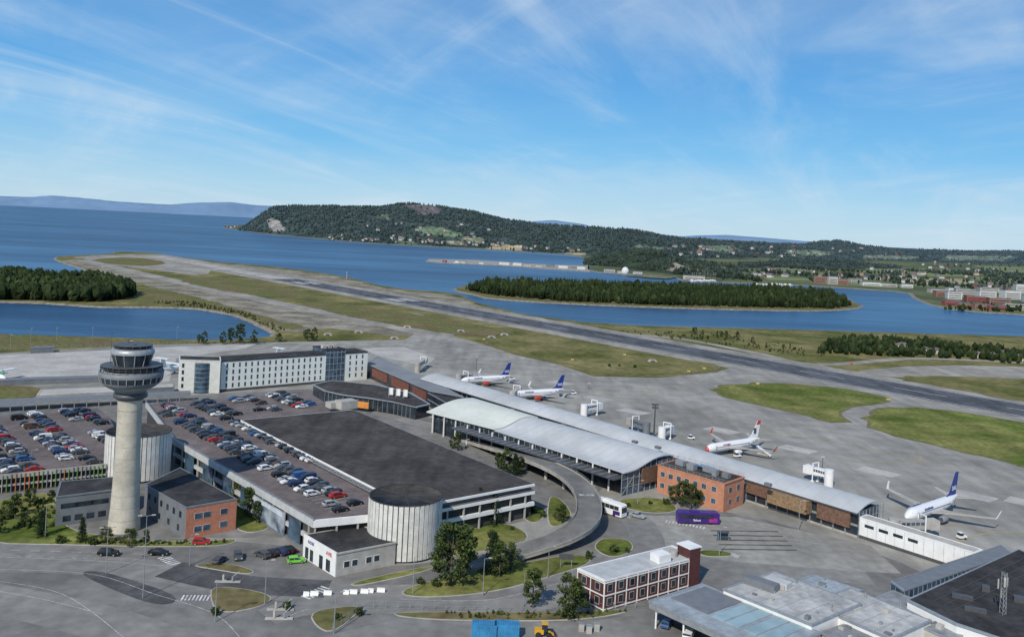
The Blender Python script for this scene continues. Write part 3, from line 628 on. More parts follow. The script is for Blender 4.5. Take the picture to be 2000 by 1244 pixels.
# ---------- parking garage
dz=7.6;g1=G(340,862,dz);g2=G(612,1022,dz);g5=G(600,764,dz);g6=G(285,790,dz)
r1=G(470,820,9.3);r2=G(690,800,9.3);r3=G(1045,945,9.3);r4=G(805,990,9.3)
core=[g1,g2,W(r4,dz),W(r3,dz),W(r2,dz),G(655,799,dz),g5,g6]
cc=sum(core,Vector((0,0,0)))/8;gar=thing('parking_garage','huge multi-storey car park with cars on its open top deck','building',(cc.x,cc.y,0))
M_core=mat('garage_dark',(.045,.045,.045),.9)
MB().prism([p-(p-cc).normalized()*1.0 for p in core],0,7.2).build('interior_core',M_core,gar)
M_deck=mat('deck_asphalt',(.15,.128,.123),.9,.14,.08,second=(.5,.14),third=(.2,.12,.86),spec=.12)
MB().prism(core,7.2,7.6).build('deck',[M_deck],gar)
c2=(r1+r2+r3+r4)/4
MB().prism([r1,r4,r3,r2],8.75,9.3,0).build('roof',M_white,gar);MB().prism([p+(c2-p).normalized()*.5 for p in(r1,r4,r3,r2)],9.3,9.36,bot=False).build('roof_covering',M_roofd,gar)
MB().prism([p+(c2-p).normalized()*1.2 for p in(r1,r4,r3,r2)],7.6,8.75).build('upper_wall',M_grey,gar)
def bands(A,B,zs,m,nm,o0=-.6,o1=.15):
    for z0,z1 in zs:wbox(MB(),A,B,0,(B-A).length,z0,z1,o0,o1).build(nm,m,gar)
M_band=mat('garage_band',(.45,.46,.45),.7,.08)
bands(g1,g2,[(6.6,8.3),(3.3,4.3)],M_band,'facade_band')
bands(g1,g2,[(0,.9)],M_grey,'facade_base')
bands(W(r4),W(r3),[(3.4,4.4),(6.6,7.4)],M_white,'facade_band')
bands(g2,W(r4),[(6.6,8.3),(3.4,4.2)],M_white,'facade_band')
bands(g6,g1,[(6.6,8.3)],M_band,'facade_band')
for A,B,st in((g1,g2,6.2),(W(r4),W(r3),5.2),(g2,W(r4),5.2)):
    L0=(B-A).length;s=.3
    while s<L0:
        wbox(MB(),A,B,s,s+.4,0,7.3,-.4,.0).build('column',M_pale,gar);s+=st
for s,w in((10,7),(24,7),(38,6),(50,5),(78,6)):wbox(MB(),g1,g2,s,s+w,1,6.5,.16,.3).build('glazed_bay',M_bglass,gar)
ad=wbox(MB(),g1,g2,57,76,.8,6.3,.2,.45).build('banner',mat('banner_print',(.10,.16,.26),.5,.6,.25,col2=(.35,.4,.45)),gar)
wbox(MB(),g1,g2,58,75,5.0,6.1,.45,.5).build('banner_strip',mat('banner_strip_paint',(.5,.55,.6),.5),ad)
def rail(A,B,z,h,par,m=M_steel,st=2.2,nm='railing'):
    A=Vector((A.x,A.y,z));B=Vector((B.x,B.y,z));L0=(B-A).length;d=(B-A)/L0;mb=MB();u=Vector((0,0,1));s=0
    for q in(.45,1):mb.bar(A+u*h*q,B+u*h*q,.07)
    while s<=L0:
        mb.bar(A+d*s,A+d*s+u*h,.08);s+=st
    return mb.build(nm,m,par)
rail(g1,g2,8.3,.7,gar);rail(g6,g1,8.3,.7,gar);rail(g6,g5,7.6,1.1,gar)
mb=MB();L0=(r4-r1).length;d=(r4-r1)/L0;s=0;e=nrm(r1,r4)[1]
while s<L0-3:
    a=r1+d*s;b_=r1+d*(s+3)
    for p,q in((a+e*1.6,b_+e*.2),(a+e*.2,b_+e*1.6)):mb.bar(Vector((p.x,p.y,8.6)),Vector((q.x,q.y,8.6)),.1)
    s+=3
for k in(.2,1.6):mb.bar(Vector((r1.x,r1.y,8.6))+e*k,Vector((r4.x,r4.y,8.6))+e*k,.12)
mb.build('cable_tray',M_steel,gar)
for px,py,sz in((676,797,(7,5,3)),(652,795,(5,4,2))):
    p=G(px,py,9.3);MB().box((p.x,p.y,9.36+sz[2]/2),sz,rz=.72).build('stair_house',M_pale,gar)
E1=Vector((.655,-.7556,0));E2=Vector((.7556,.655,0));ROT=math.atan2(E2.y,E2.x)
deckpx=[(340,858),(610,1015),(722,1000),(737,958),(472,822),(655,801),(598,767),(292,792)]
DP=[(p.x,p.y) for p in(G(x,y,dz) for x,y in deckpx)]
rowsA=[(3.4,-50,86,.22),(10.6,-52,86,.6),(15.6,-52,86,.68),(25.5,-53,86,.66),(30.8,-56,-24,.7),(41.5,-56,-24,.78),(46.7,-56,-24,.75),(57,-56,-24,.78),(62.2,-56,-24,.75),(71,-56,-28,.7)]
# ---------- cars
CAR={}
def carmesh():
    prof={'hatchback':[(-2.0,.32),(-2.08,.75),(-1.98,1.0),(-1.6,1.42),(-.6,1.5),(.35,1.45),(1.05,1.02),(1.85,.86),(2.05,.62),(2.05,.32)],
     'saloon car':[(-2.3,.32),(-2.35,.7),(-2.25,.98),(-1.55,1.02),(-.95,1.4),(.2,1.44),(1.0,1.0),(2.05,.84),(2.3,.6),(2.3,.32)],
     'estate car':[(-2.3,.34),(-2.36,.8),(-2.2,1.08),(-1.95,1.48),(-.6,1.56),(.35,1.52),(1.05,1.06),(2.0,.9),(2.3,.66),(2.3,.34)],
     'van':[(-2.6,.36),(-2.65,1.0),(-2.55,1.5),(-2.45,1.95),(-.6,2.0),(.9,1.92),(1.65,1.25),(2.3,1.05),(2.5,.7),(2.5,.36)]}
    for k,P in prof.items():
        zt=max(p[1] for p in P)
        wv=lambda z:.9 if z<1.05 else .9-.18*(z-1.05)/(zt-1.05) if k!='van' else (.98-.1*max(0,z-1.2))
        mb=MB();n=len(P);vs=[(x,s*(wv(z)-(.06 if abs(x)>1.9 else 0)),z) for s in(-1,1) for x,z in P]
        mb.add(vs,[(i,(i+1)%n,n+(i+1)%n,n+i) for i in range(n)]);mb.add(vs,[tuple(range(n)),tuple(range(n,2*n))])
        def lp(a,b,t):return (P[a][0]*(1-t)+P[b][0]*t,P[a][1]*(1-t)+P[b][1]*t)
        g=MB()
        for a,b,sg in((5,6,1),(2 if k!='saloon car' else 3,3 if k!='saloon car' else 4,-1)):
            p,q=lp(a,b,.1),lp(a,b,.9);e=.02*sg
            g.add([(p[0]+e,-wv(p[1])*.88,p[1]+.02),(p[0]+e,wv(p[1])*.88,p[1]+.02),(q[0]+e,wv(q[1])*.88,q[1]+.02),(q[0]+e,-wv(q[1])*.88,q[1]+.02)],[(0,1,2,3)])
        zt2=zt-.1;zb2=1.0 if k!='van' else 1.25
        xr=(-1.5 if k=='saloon car' else -1.75) if k!='van' else -.4;xrt=-.95 if k=='saloon car' else (-1.55 if k!='van' else -.4);xf=.95 if k!='van' else 1.5;xft=.3 if k!='van' else .85
        for s in(-1,1):
            for u0,u1 in((0,.47),(.52,1)):
                b0=xr+(xf-xr)*u0;b1=xr+(xf-xr)*u1;t0=xrt+(xft-xrt)*u0;t1=xrt+(xft-xrt)*u1
                g.add([(b0,s*(wv(zb2)+.012),zb2),(b1,s*(wv(zb2)+.012),zb2),(t1,s*(wv(zt2)+.012),zt2),(t0,s*(wv(zt2)+.012),zt2)],[(0,1,2,3)])
        wh=MB().tube((0,-.11,0),(0,.11,0),.33,n=12);wh.tube((0,-.125,0),(0,.125,0),.2,n=8,mi=1)
        CAR[k]=(mb,g.mesh('glass',M_glass),wh.mesh('wheel',[M_tyre,M_steel]),MB().box((0,0,0),(.08,.3,.14)).mesh('light',M_light),P)
carmesh()
TAIL=MB().box((0,0,0),(.08,.28,.16)).mesh('taillight',M_red)
PAINT={'black':(.015,.015,.017),'dark grey':(.07,.072,.076),'silver':(.33,.34,.35),'white':(.68,.68,.67),'dark blue':(.015,.03,.09),'red':(.38,.025,.02),'blue':(.03,.10,.26),'lime green':(.18,.55,.06),'brown':(.10,.06,.04)}
BM={}
def car(kind,col,loc,rz,label,group=None,lights=False):
    body,gl,wh,lt,P=CAR[kind]
    if (kind,col) not in BM:
        m=mat('car_'+col,PAINT[col],.4,.02,spec=.35);BM[(kind,col)]=body.mesh('body',m)
    t=thing('parked_car',label,'van' if kind=='van' else 'car',loc,group);t.rotation_euler=(0,0,rz)
    def a(nm,me,l=(0,0,0)):
        o=bpy.data.objects.new(nm,me);C.objects.link(o);o.parent=t;o.location=l
    a('body',BM[(kind,col)]);a('window_glass',gl)
    wb=1.3 if kind=='hatchback' else 1.42
    for x in(-wb,wb):
        for y in(-.8,.8):a('wheel',wh,(x,y,.33))
    if lights:
        for y in(-.65,.65):a('headlight',lt,(P[-1][0]-.02,y,.68));a('taillight',TAIL,(P[1][0]+.01,y,.8))
    return t
CW=['black']*32+['dark grey']*26+['silver']*14+['white']*13+['dark blue']*9+['red']*4+['blue']*2+['brown']*2
KW=['hatchback']*4+['saloon car']*3+['estate car']*4+['van']
def lot(O,z,polyW,rows,where,group,seed,zl,lim):
    rr=random.Random(seed);mk=MB();cnt=0
    for ri,(t,s0,s1,prob) in enumerate(rows):
        s=s0;L=[]
        while s<s1:
            p=O+E1*s+E2*t
            if inpoly(p.x,p.y,polyW) and inpoly(p.x+E2.x*2.4,p.y+E2.y*2.4,polyW) and inpoly(p.x-E2.x*2.4,p.y-E2.y*2.4,polyW):
                q=p-E1*1.25;a=q-E2*2.4;b=q+E2*2.4;a=Vector((a.x,a.y,zl));b=Vector((b.x,b.y,zl));nn=E1*.05
                mk.add([a-nn,b-nn,b+nn,a+nn],[(0,1,2,3)])
                if rr.random()<prob+.7*noise.noise(Vector((p.x*.06,p.y*.06,seed))) and cnt+len(L)<lim:L.append(p+E1*rr.uniform(-.15,.15))
            s+=2.5
        L.sort(key=lambda p:proj(Vector((p.x,p.y,z)))[0])
        for i,p in enumerate(L):
            col=rr.choice(CW);kd=rr.choice(KW);v=Vector((p.x,p.y,z))+E2*rr.uniform(-.5,.5)
            car(kd,col,v,ROT+rr.uniform(-.05,.05)+(PI if rr.random()<.45 else 0),'%s %s, %s from left in %s row, %s'%(col,kd,ordi(i),ordi(ri),where),group);cnt+=1
    tag(mk.build('bay_marking',M_line,fix=False),'white parking bay lines on the '+where,'marking',kind='structure')
    return cnt
O=Vector((g1.x,g1.y,0))
n1=lot(O,7.62,DP,rowsA,'garage roof deck','cars parked on the garage roof deck',3,7.63,200)
lz=4.6;lp=[(-260,842),(-100,822),(60,806),(190,797),(212,812),(232,850),(226,908),(0,932),(-260,962)]
LP=[G(x,y,lz) for x,y in lp];lc=sum(LP,Vector((0,0,0)))/len(LP)
lg=thing('parking_garage','left open car park deck with green and orange slatted facade','building',(lc.x,lc.y,0))
MB().prism([p-(p-lc).normalized()*.8 for p in LP],0,4.2).build('interior_core',M_core,lg);MB().prism(LP,4.2,4.6).build('deck',M_deck,lg)
si=0
for A,B in((LP[8],LP[7]),(LP[7],LP[6])):
    L0=(B-A).length
    for z0,z1 in((4.0,5.3),(1.9,2.4)):wbox(MB(),A,B,0,L0,z0,z1,-.3,.1).build('facade_band',M_pale,lg)
    s=.4 if si else L0-12
    while s<L0 and si<95:
        col=R.choice([M_green,M_grey,M_orange,M_pale,M_steel,M_steel,M_green]);wbox(MB(),A,B,s,s+.2,.4,4.9+R.random()*.5,.12,.3).build('slat',col,lg);s+=1.1;si+=1
DPL=[(p.x,p.y) for p in [G(x,y,lz) for x,y in ((-60,835),(60,808),(190,799),(210,814),(229,850),(223,905),(0,929),(-60,936))]]
n2=lot(Vector((lc.x,lc.y,0)),4.62,DPL,[(q,-80,80,.66) for q in(-37,-26.5,-21.3,-11,-5.8,4.5,9.7,20,25.2,35,40,50,55)],'left car park deck','cars parked on the left deck',11,4.63,100)
for px,py,col,kd,rz,l in((212,1084,'black','estate car',.05,'black estate car driving past the tower lawn'),(310,1083,'black','saloon car',-.1,'black saloon on the road right of the control tower'),(465,1090,'dark grey','hatchback',-1.2,'dark grey hatchback heading toward the crossing'),
 (512,1087,'dark grey','estate car',2.5,'dark grey estate car, leftmost in the short row by the rental office'),(530,1084,'black','hatchback',2.5,'black hatchback, second in the short row by the rental office'),(547,1081,'dark blue','estate car',2.5,'dark blue estate car, third in the short row by the rental office'),(563,1077,'black','saloon car',2.5,'black saloon car, last in the short row by the rental office'),
 (578,1098,'lime green','hatchback',.35,'lime green hatchback parked in front of the rental office'),(393,1062,'red','hatchback',.2,'red hatchback beside the brick office wall'),(428,1098,'dark grey','hatchback',1.4,'dark grey hatchback waiting on the access road'),(1245,1010,'silver','saloon car',-.6,'silver saloon near the bus stop'),(1345,1246,'white','van',1.2,'white van under the workshop canopy'),(1303,1222,'blue','hatchback',1.1,'blue hatchback at the workshop canopy')):
    car(kd,col,G(px,py,.12),rz,l,lights=True)
# ---------- office building by tower
t,P=building('office_building','grey low office building with orange brick front beside control tower','building',[(283,948),(364,993),(462,976),(352,915)],0,7.5,M_grey,M_roofb)
wbox(MB(),P[1],P[2],.0,(P[2]-P[1]).length+.05,0,7.5,-.2,.15).build('brick_front',M_brick2,t)
wins(t,P[1],P[2],[3,5.2,9.5],[4.6,1.4],1.7,1.3,M_bglass,M_pale,off=.22)
wins(t,P[0],P[1],ev(P[0],P[1],6),[4.6],1.2,1.5,M_glass,None);wins(t,P[0],P[1],ev(P[0],P[1],4),[1.2],1.2,1.5,M_glass,None)
t,P=building('office_wing','low grey office wing on the left of the control tower','building',[(110,972),(222,958),(262,930),(118,942)],0,7.3,M_grey,M_roofb)
wins(t,P[0],P[1],ev(P[0],P[1],6),[4.4],2.0,1.2,M_glass,None);wins(t,P[0],P[1],ev(P[0],P[1],4),[1.1],1.8,1.4,M_glass,None)
# ---------- rental office
Q=quad3((595,1046),(658,1083),(773,1061),5.0)
t,P=building('rental_office','small low rental office with white front at the round ramp tower','building',Q,0,5,M_pale,M_roofb)
wbox(MB(),P[0],P[1],0,(P[1]-P[0]).length,0,5.5,-.1,.25).build('white_front',M_white,t)
wins(t,P[0],P[1],[1.8,4.0],[.3],1.4,2.6,M_glass,None,'shop_window',.32);wbox(MB(),P[0],P[1],7.5,9.0,.1,3.0,.2,.34).build('door',M_glass,t)
wbox(MB(),P[0],P[1],10.5,12.2,.4,3.0,.2,.34).build('shop_window',M_glass,t)
dd,nn=nrm(P[0],P[1]);L0=(P[1]-P[0]).length
text('AVIS',1.25,M_red,P[0]+dd*(L0*.80)+nn*.3+Vector((0,0,-.7)),dd,(0,0,1),t,'sign_lettering')
text('KIOSK',1.0,M_blue,P[0]+dd*(L0*.25)+nn*.3+Vector((0,0,-.6)),dd,(0,0,1),t,'sign_lettering')
wins(t,P[1],P[2],[2.5,4.5,8,10],[1.8],1.3,1.3,M_glass,M_white)
# ---------- hotel
ha=G(430,766);hb=G(637,749);hc_=G(675,746);hd=G(716,741)
hdir=(hd-ha).normalized();hn=Vector((-hdir.y,hdir.x,0));hb=ha+hdir*(hb-ha).dot(hdir);hc_=ha+hdir*(hc_-ha).dot(hdir);hd=ha+hdir*(hd-ha).dot(hdir)
hz=13.6;dp=13
t=thing('hotel','long white four-storey hotel with narrow windows','building',ha)
def blk(A,B,z1,dp,wm,nm='wall_block'):
    P=[A,B,B+hn*dp,A+hn*dp];MB().prism(P,0,z1).build(nm,wm,t);MB().prism([A-hn*.2,B-hn*.2,B+hn*(dp+.2),A+hn*(dp+.2)],z1+.02,z1+.5).build('roof',M_roofb,t);return P
blk(ha,hb-hdir*.02,hz,dp,M_hotel);xs=ev(ha,hb,17)
wins(t,ha,hb,xs,[1.9,4.9,7.9,10.9],.8,1.9,M_bglass,None)
wbox(MB(),ha,hb,0,(hb-ha).length,0,1.2,0,.12).build('plinth',M_dsteel,t)
blk(hb,hc_,hz+2.2,dp+1,M_bglass,'glass_stair')
mb=MB();L0=(hc_-hb).length
for z in(3,6,9,12,14.5):wbox(mb,hb,hc_,0,L0,z,z+.3,.0,.12)
for q in range(6):wbox(mb,hb,hc_,q*L0/5-.1,q*L0/5+.1,0,hz+2,.0,.1)
mb.build('glazing_bars',M_steel,t)
blk(hc_+hdir*.02,hd,hz,dp,M_hotel);wins(t,hc_,hd,ev(hc_,hd,3),[1.9,4.9,7.9,10.9],.8,1.9,M_bglass,None)
for q in(2,7,12):
    p=hb+hdir*q*.6+hn*5;MB().box((p.x,p.y,hz+3.4),(2.2,2,1.6),rz=.7).build('vent',M_pale,t)
la=G(347,766);lb=G(428,768)
t2,P=building('hotel_wing','pale hotel end wing with a round glass stair','building',[W(la),W(lb),W(lb)+Vector((-4,11,0)),W(la)+Vector((-4,11,0))],0,14.2,mat('hotel_wing_paint',(.55,.56,.52),.7,.06),M_roofb)
c=(la*.45+lb*.55);c.z=0
st=MB().lathe([(3.3,0),(3.3,13.2)],c+Vector((0,.8,0)),20).build('stair_glazing',M_bglass,t2)
for z in range(1,14,2):MB().lathe([(3.36,z),(3.36,z+.2)],c+Vector((0,.8,0)),20).build('glazing_ring',M_steel,st)
wins(t2,P[0],P[1],[1.8],[2,5,8,11],1,1.8,M_glass,None)
# hotel lobby
t,P=building('hotel_lobby','curved dark glass lobby building in front of hotel','building',[(612,752),(635,764),(670,772),(720,778),(770,786),(812,796),(838,790),(800,768),(730,752),(650,744)],0,5,M_glass,M_roofd,ov=.8,edge=M_steel)
A=G(676,777,5);B=G(722,783,5);wbox(MB(),A,B,0,(B-A).length,1.8,4.4,.2,.8).build('orange_panel',mat('orange_panel',(.6,.24,.05),.6),t)
for i in range(1,5):
    A,B=P[i],P[i+1];L0=(B-A).length
    for q in range(int(L0/2.4)):wbox(MB(),A,B,q*2.4,q*2.4+.15,.2,4.9,0,.12).build('mullion',M_steel,t)
for i,(x,y) in enumerate(((758,797),(772,799),(786,801))):
    p=G(x,y);t=thing('flagpole','white flag on a slim pole before the lobby, %s from left'%ordi(i),'flag',p,'flags before the hotel lobby')
    MB().tube(p,p+Vector((0,0,9)),.1,.05,8).build('pole',M_white,t)
    n=6;vs=[p+Vector((.1+k*.35,math.sin(k*1.1)*.18,z)) for z in(8.8,5.8) for k in range(n)]
    MB().add(vs,[(k,k+1,n+k+1,n+k) for k in range(n-1)]).build('flag_cloth',M_white,t,fix=False)
t,P=building('link_building','long grey-roofed link building with brown wall panels','building',[(716,711),(838,764),(905,776),(835,740),(738,696)],0,6.5,M_glass,mat('link_roof',(.2,.21,.22),.8,.1,.1),edge=M_steel)
A,B=P[0],P[1];L0=(B-A).length
for u,v in((.12,.38),(.45,.72),(.78,.97)):wbox(MB(),A,B,L0*u,L0*v,1.8,5.8,.1,.5).build('wall_panel',mat('rust_panel',(.16,.06,.04),.8,.2,1),t)
t,P=building('annex_building','dark glazed annex at the terminal corner','building',[(836,768),(880,792),(912,783),(868,760)],0,5.4,M_glass,M_roofb,edge=M_steel)
for i in(0,1):wbox(MB(),P[i],P[i+1],0,(P[i+1]-P[i]).length,2.6,3,0,.2).build('floor_band',M_steel,t)
t,P=building('covered_walkway','long low covered walkway running left of the hotel','building',[(-60,792),(372,768),(372,764),(-60,784)],2.6,3.4,M_steel,M_grey)
A,B=P[0],P[1];L0=(B-A).length
for q in range(18):wbox(MB(),A,B,q*L0/18,q*L0/18+.3,0,2.6,-.4,-.1).build('column',M_steel,t)
t,P=building('service_building','low pale service building behind the walkway','building',[(72,774),(228,766),(226,757),(80,762)],0,3.2,M_pale,M_pale)
wins(t,P[0],P[1],ev(P[0],P[1],9),[1],1.2,1,M_glass,None)
t,P=building('service_building','long low wall building at the left edge beyond the apron','building',[(-80,748),(60,742),(225,737),(225,733),(-80,742)],0,2.2,M_grey,M_grey)
t,P=building('service_building','low flat shed in front of the hotel wing','building',[(240,762),(340,757),(340,750),(240,754)],0,2.8,M_grey,M_pale)
t,P=building('gatehouse','small shed on the left lagoon bank road','building',[(60,681),(105,679),(105,676),(60,678)],0,2.6,M_grey,M_grey)
# ---------- terminal
def loft(L0,L1,name,m,par,nseg=24,th=.35):
    mb=MB();n=len(L0);vs=[]
    for k in range(nseg+1):
        for a,b in zip(L0,L1):vs.append(a.lerp(b,k/nseg))
    mb.add(vs,[(k*n+j,(k+1)*n+j,(k+1)*n+j+1,k*n+j+1) for k in range(nseg) for j in range(n-1)],0,True)
    lo=[v-Vector((0,0,th)) for v in vs]
    mb.add(lo,[(k*n+j,k*n+j+1,(k+1)*n+j+1,(k+1)*n+j) for k in range(nseg) for j in range(n-1)],0,True)
    m0=nseg*n;q=nseg+1
    e=[vs[k*n] for k in range(nseg+1)]+[lo[k*n] for k in range(nseg+1)]
    mb.add(e,[(k,q+k,q+k+1,k+1) for k in range(nseg)])
    e=[vs[k*n+n-1] for k in range(nseg+1)]+[lo[k*n+n-1] for k in range(nseg+1)]
    mb.add(e,[(k,k+1,q+k+1,q+k) for k in range(nseg)])
    for b0 in(0,m0):
        e=vs[b0:b0+n]+lo[b0:b0+n];mb.add(e,[(j,j+1,n+j+1,n+j) for j in range(n-1)])
    return mb.build(name,m,par,fix=True)
def arc(A,B,zs):
    n=len(zs)-1;return [Vector((A.x+(B.x-A.x)*i/n,A.y+(B.y-A.y)*i/n,z)) for i,z in enumerate(zs)]
def seams(a0,a1,N_,par):
    for k in range(1,N_):
        A=[a.lerp(b,k/N_)+Vector((0,0,.01)) for a,b in zip(a0,a1)];d=(a1[0]-a0[0]).normalized()*.03;n=len(A)
        vs=[p-d for p in A]+[p+d for p in A]+[p-d+Vector((0,0,.03)) for p in A]+[p+d+Vector((0,0,.03)) for p in A]
        MB().add(vs,[(2*n+j,3*n+j,3*n+j+1,2*n+j+1) for j in range(n-1)]+[(j,2*n+j,2*n+j+1,j+1) for j in range(n-1)]+[(n+j,n+j+1,3*n+j+1,3*n+j) for j in range(n-1)]).build('roof_seam',M_seam,par,fix=False)
pf0=G(820,740,7);pf1=G(1674,1002,7);pb0=G(862,731,7.8);pb1=G(1718,979,7.8)
ter=thing('terminal_building','long airport terminal with a silver curved roof','building',(pf0.lerp(pb1,.5).x,pf0.lerp(pb1,.5).y,0))
zs=[7,7.6,8.1,8.45,8.6,8.6,8.35,7.8]
a0=arc(pf0,pb0,zs);a1=arc(pf1,pb1,zs)
pier=loft(a0,a1,'pier_roof',M_metal,ter,nseg=60);seams(a0,a1,48,pier)
wbox(MB(),W(pf0),W(pf1),0,(W(pf1)-W(pf0)).length,6.5,6.95,-.5,.02).build('eaves_fascia',M_dsteel,ter)
cN=(pb0-pf0).normalized();cN.z=0
w0=W(pf0)+cN*1.2;w1=W(pf1)+cN*1.2;wb1=W(pb1)-cN*1.0;wb0=W(pb0)-cN*1.0
MB().prism([w0,w1,wb1,wb0],0,6.9).build('glazed_wall',M_glass,ter)
L0=(w1-w0).length
for z0,z1,m in((3.0,3.6,M_steel),(0,.6,M_conc)):wbox(MB(),w0,w1,0,L0,z0,z1,0,.2).build('wall_band',m,ter)
for q in range(60):wbox(MB(),w0,w1,q*L0/60,q*L0/60+.25,0,6.4,.0,.35).build('column',M_steel,ter)
fr=lambda px:(W(G(px,740+(px-820)*.3075,7))-w0).dot((w1-w0).normalized())
for a,b,z0,z1,o,m in((1455,1503,3.0,6.4,.9,M_wood),(1506,1582,2.8,6.4,3.2,M_wood2),(1594,1658,2.2,6.3,.9,M_wood)):wbox(MB(),w0,w1,fr(a),fr(b),z0,z1,.2,o).build('timber_bay',m,ter)
wbox(MB(),w0,w1,fr(1437),fr(1452),0,6.9,.2,.9).build('stair_panel',mat('pale_blue',(.35,.45,.5),.5),ter)
f0=G(966,839,7.6);f1=G(1219,922,7.6)
axis=(f1-f0).normalized();prp=Vector((-axis.y,axis.x,0))
b0=W(f0)+prp*21;b1=W(f1)+prp*24
zs2=[7.5,7.55,7.8,8.4,9.2,9.9,10.3,10.4,10.2,9.6]
A0=arc(f0,b0,zs2);A1=arc(f1,b1,zs2)
hall=loft(A0,A1,'hall_roof',M_metal,ter,nseg=30);seams(A0,A1,18,hall)
m0=G(833,804,7.6);mz=[7.7,8.2,8.8,9.4,9.8,10.1,10.2,10.1,9.8,9.4]
mbk=G(925,775,9.8)
loft(arc(m0,mbk,mz),arc(f0-axis*.2,b0-axis*.2,[z+.35 for z in zs2]),'membrane_roof',M_memb,ter,nseg=16)
h0=W(m0)+prp*2.2+axis*2;h1=W(f1)+prp*2.2-axis*1.0;h2=W(b1)-axis*1.0;h3=W(b0)-prp*1;h4=W(mbk)
MB().prism([h0,h1,h2,h3,h4],0,7.2).build('hall_wall',M_glass,ter)
e0=[p-axis*.9 for p in A1];vs=[Vector((p.x,p.y,0)) for p in e0]+[p-Vector((0,0,.36)) for p in e0];n=len(e0)
ew=MB().add(vs,[(i,i+1,n+i+1,n+i) for i in range(n-1)]).build('glass_end_wall',M_bglass,ter,fix=False)
mb=MB()
for i in range(n):mb.bar(vs[i]+axis*.1,vs[n+i]+axis*.1,.22)
for z in(2.5,5,7.1):mb.bar(Vector((e0[0].x,e0[0].y,z))+axis*.1,Vector((e0[-1].x,e0[-1].y,z))+axis*.1,.18)
mb.bar(vs[0]+axis*.12,vs[n+3]+axis*.12,.15);mb.bar(vs[3]+axis*.12,vs[n]+axis*.12,.15)
mb.build('glazing_bars',M_steel,ew)
pp=vs[int(n*.55)];MB().box((pp.x+axis.x*.5,pp.y+axis.y*.5,5),(9,.5,5),rz=math.atan2(prp.y,prp.x)).build('timber_panel',M_wood,ter)
L0=(h1-h0).length
for q in range(36):wbox(MB(),h0,h1,q*L0/36,q*L0/36+.2,5.2,7.2,0,.15).build('mullion',M_steel,ter)
for q in range(14):wbox(MB(),h0,h1,q*L0/14+1,q*L0/14+1.4,0,7.2,1.2,1.6).build('column',M_white,ter)
cpy=wbox(MB(),h0,h1,18,L0,5.4,5.8,.2,5.8).build('entrance_canopy',M_dsteel,ter)
for q in range(26):wbox(MB(),h0,h1,18+q*(L0-18)/26,18+q*(L0-18)/26+.25,5.8,6.0,.2,6.0).build('canopy_rib',M_steel,cpy)
wbox(MB(),w1,wb1,0,(wb1-w1).length,0,7.2,-.1,.15).build('end_wall',M_bglass,ter)
mb=MB()
for q in range(8):wbox(mb,w1,wb1,q*2,q*2+.2,0,7.1,.15,.3)
for z in(2.4,4.8):wbox(mb,w1,wb1,0,(wb1-w1).length,z,z+.25,.15,.28)
mb.build('glazing_bars',M_steel,ter)
for px,py in((1285,873),(1240,862),(1100,830),(1000,800),(1500,945)):
    p=G(px,py,9.2);MB().box((p.x,p.y,9.1),(2,1.2,.8),rz=-.86).build('roof_vent',M_grey,ter)
# elevated road
def ramp(name,pts,w,label,th=.8):
    P=catmull([G(x,y,z) for x,y,z in pts],8);L=[];Rr=[]
    for i,p in enumerate(P):
        d=(P[min(i+1,len(P)-1)]-P[max(i-1,0)]);d.z=0;d.normalize();nn=Vector((-d.y,d.x,0))*(w/2);L.append(p+nn);Rr.append(p-nn)
    c=P[len(P)//2];t=thing(name,label,'road bridge',(c.x,c.y,0));k=len(P);dn=Vector((0,0,th))
    mb=MB().add(L+Rr,[(k+i,k+i+1,i+1,i) for i in range(k-1)]);mb.build('road_surface',M_land,t,fix=False)
    mb=MB();vs=[p-Vector((0,0,.03)) for p in L+Rr]+[p-dn for p in L]+[p-dn for p in Rr]
    mb.add(vs,[(i,i+1,2*k+i+1,2*k+i) for i in range(k-1)]+[(k+i+1,k+i,3*k+i,3*k+i+1) for i in range(k-1)]+[(2*k+i,2*k+i+1,3*k+i+1,3*k+i) for i in range(k-1)]);mb.build('deck_edge',M_conc,t,fix=False)
    for S_ in(L,Rr):
        mb=MB()
        for i in range(k-1):mb.bar(S_[i]+Vector((0,0,.2)),S_[i+1]+Vector((0,0,.2)),.15,.4)
        mb.build('parapet',M_conc,t)
        mb=MB()
        for i in range(k-1):mb.bar(S_[i]+Vector((0,0,.9)),S_[i+1]+Vector((0,0,.9)),.06,.06);mb.bar(S_[i]+Vector((0,0,.4)),S_[i]+Vector((0,0,.9)),.06)
        mb.build('guard_rail',M_steel,t)
    for i in range(3,k-2,6):
        if P[i].z>1.8:MB().tube((P[i].x,P[i].y,0),(P[i].x,P[i].y,P[i].z-.8),.5,n=12).build('pier',M_conc,t)
    return t
rt=ramp('elevated_road',[(895,850,.15),(940,864,1.6),(995,880,3.6),(1048,898,4.9),(1097,920,4.9),(1133,947,4.9),(1150,982,4.8),(1144,1016,4.3),(1105,1044,3.2),(1040,1067,2.0),(960,1089,1.0),(870,1110,.15)],6.8,'elevated drive curving down in front of the terminal')
p=G(1146,967,4.9);text('BUSS',2.0,M_line,(p.x,p.y,4.96),(1,.1,0),(-.1,1,0),rt,'road_lettering',ext=.005)
strip('plaza',[(880,840),(960,870),(1050,895),(1180,945)],12,.079,M_pale,'paved forecourt along the terminal front','ground')
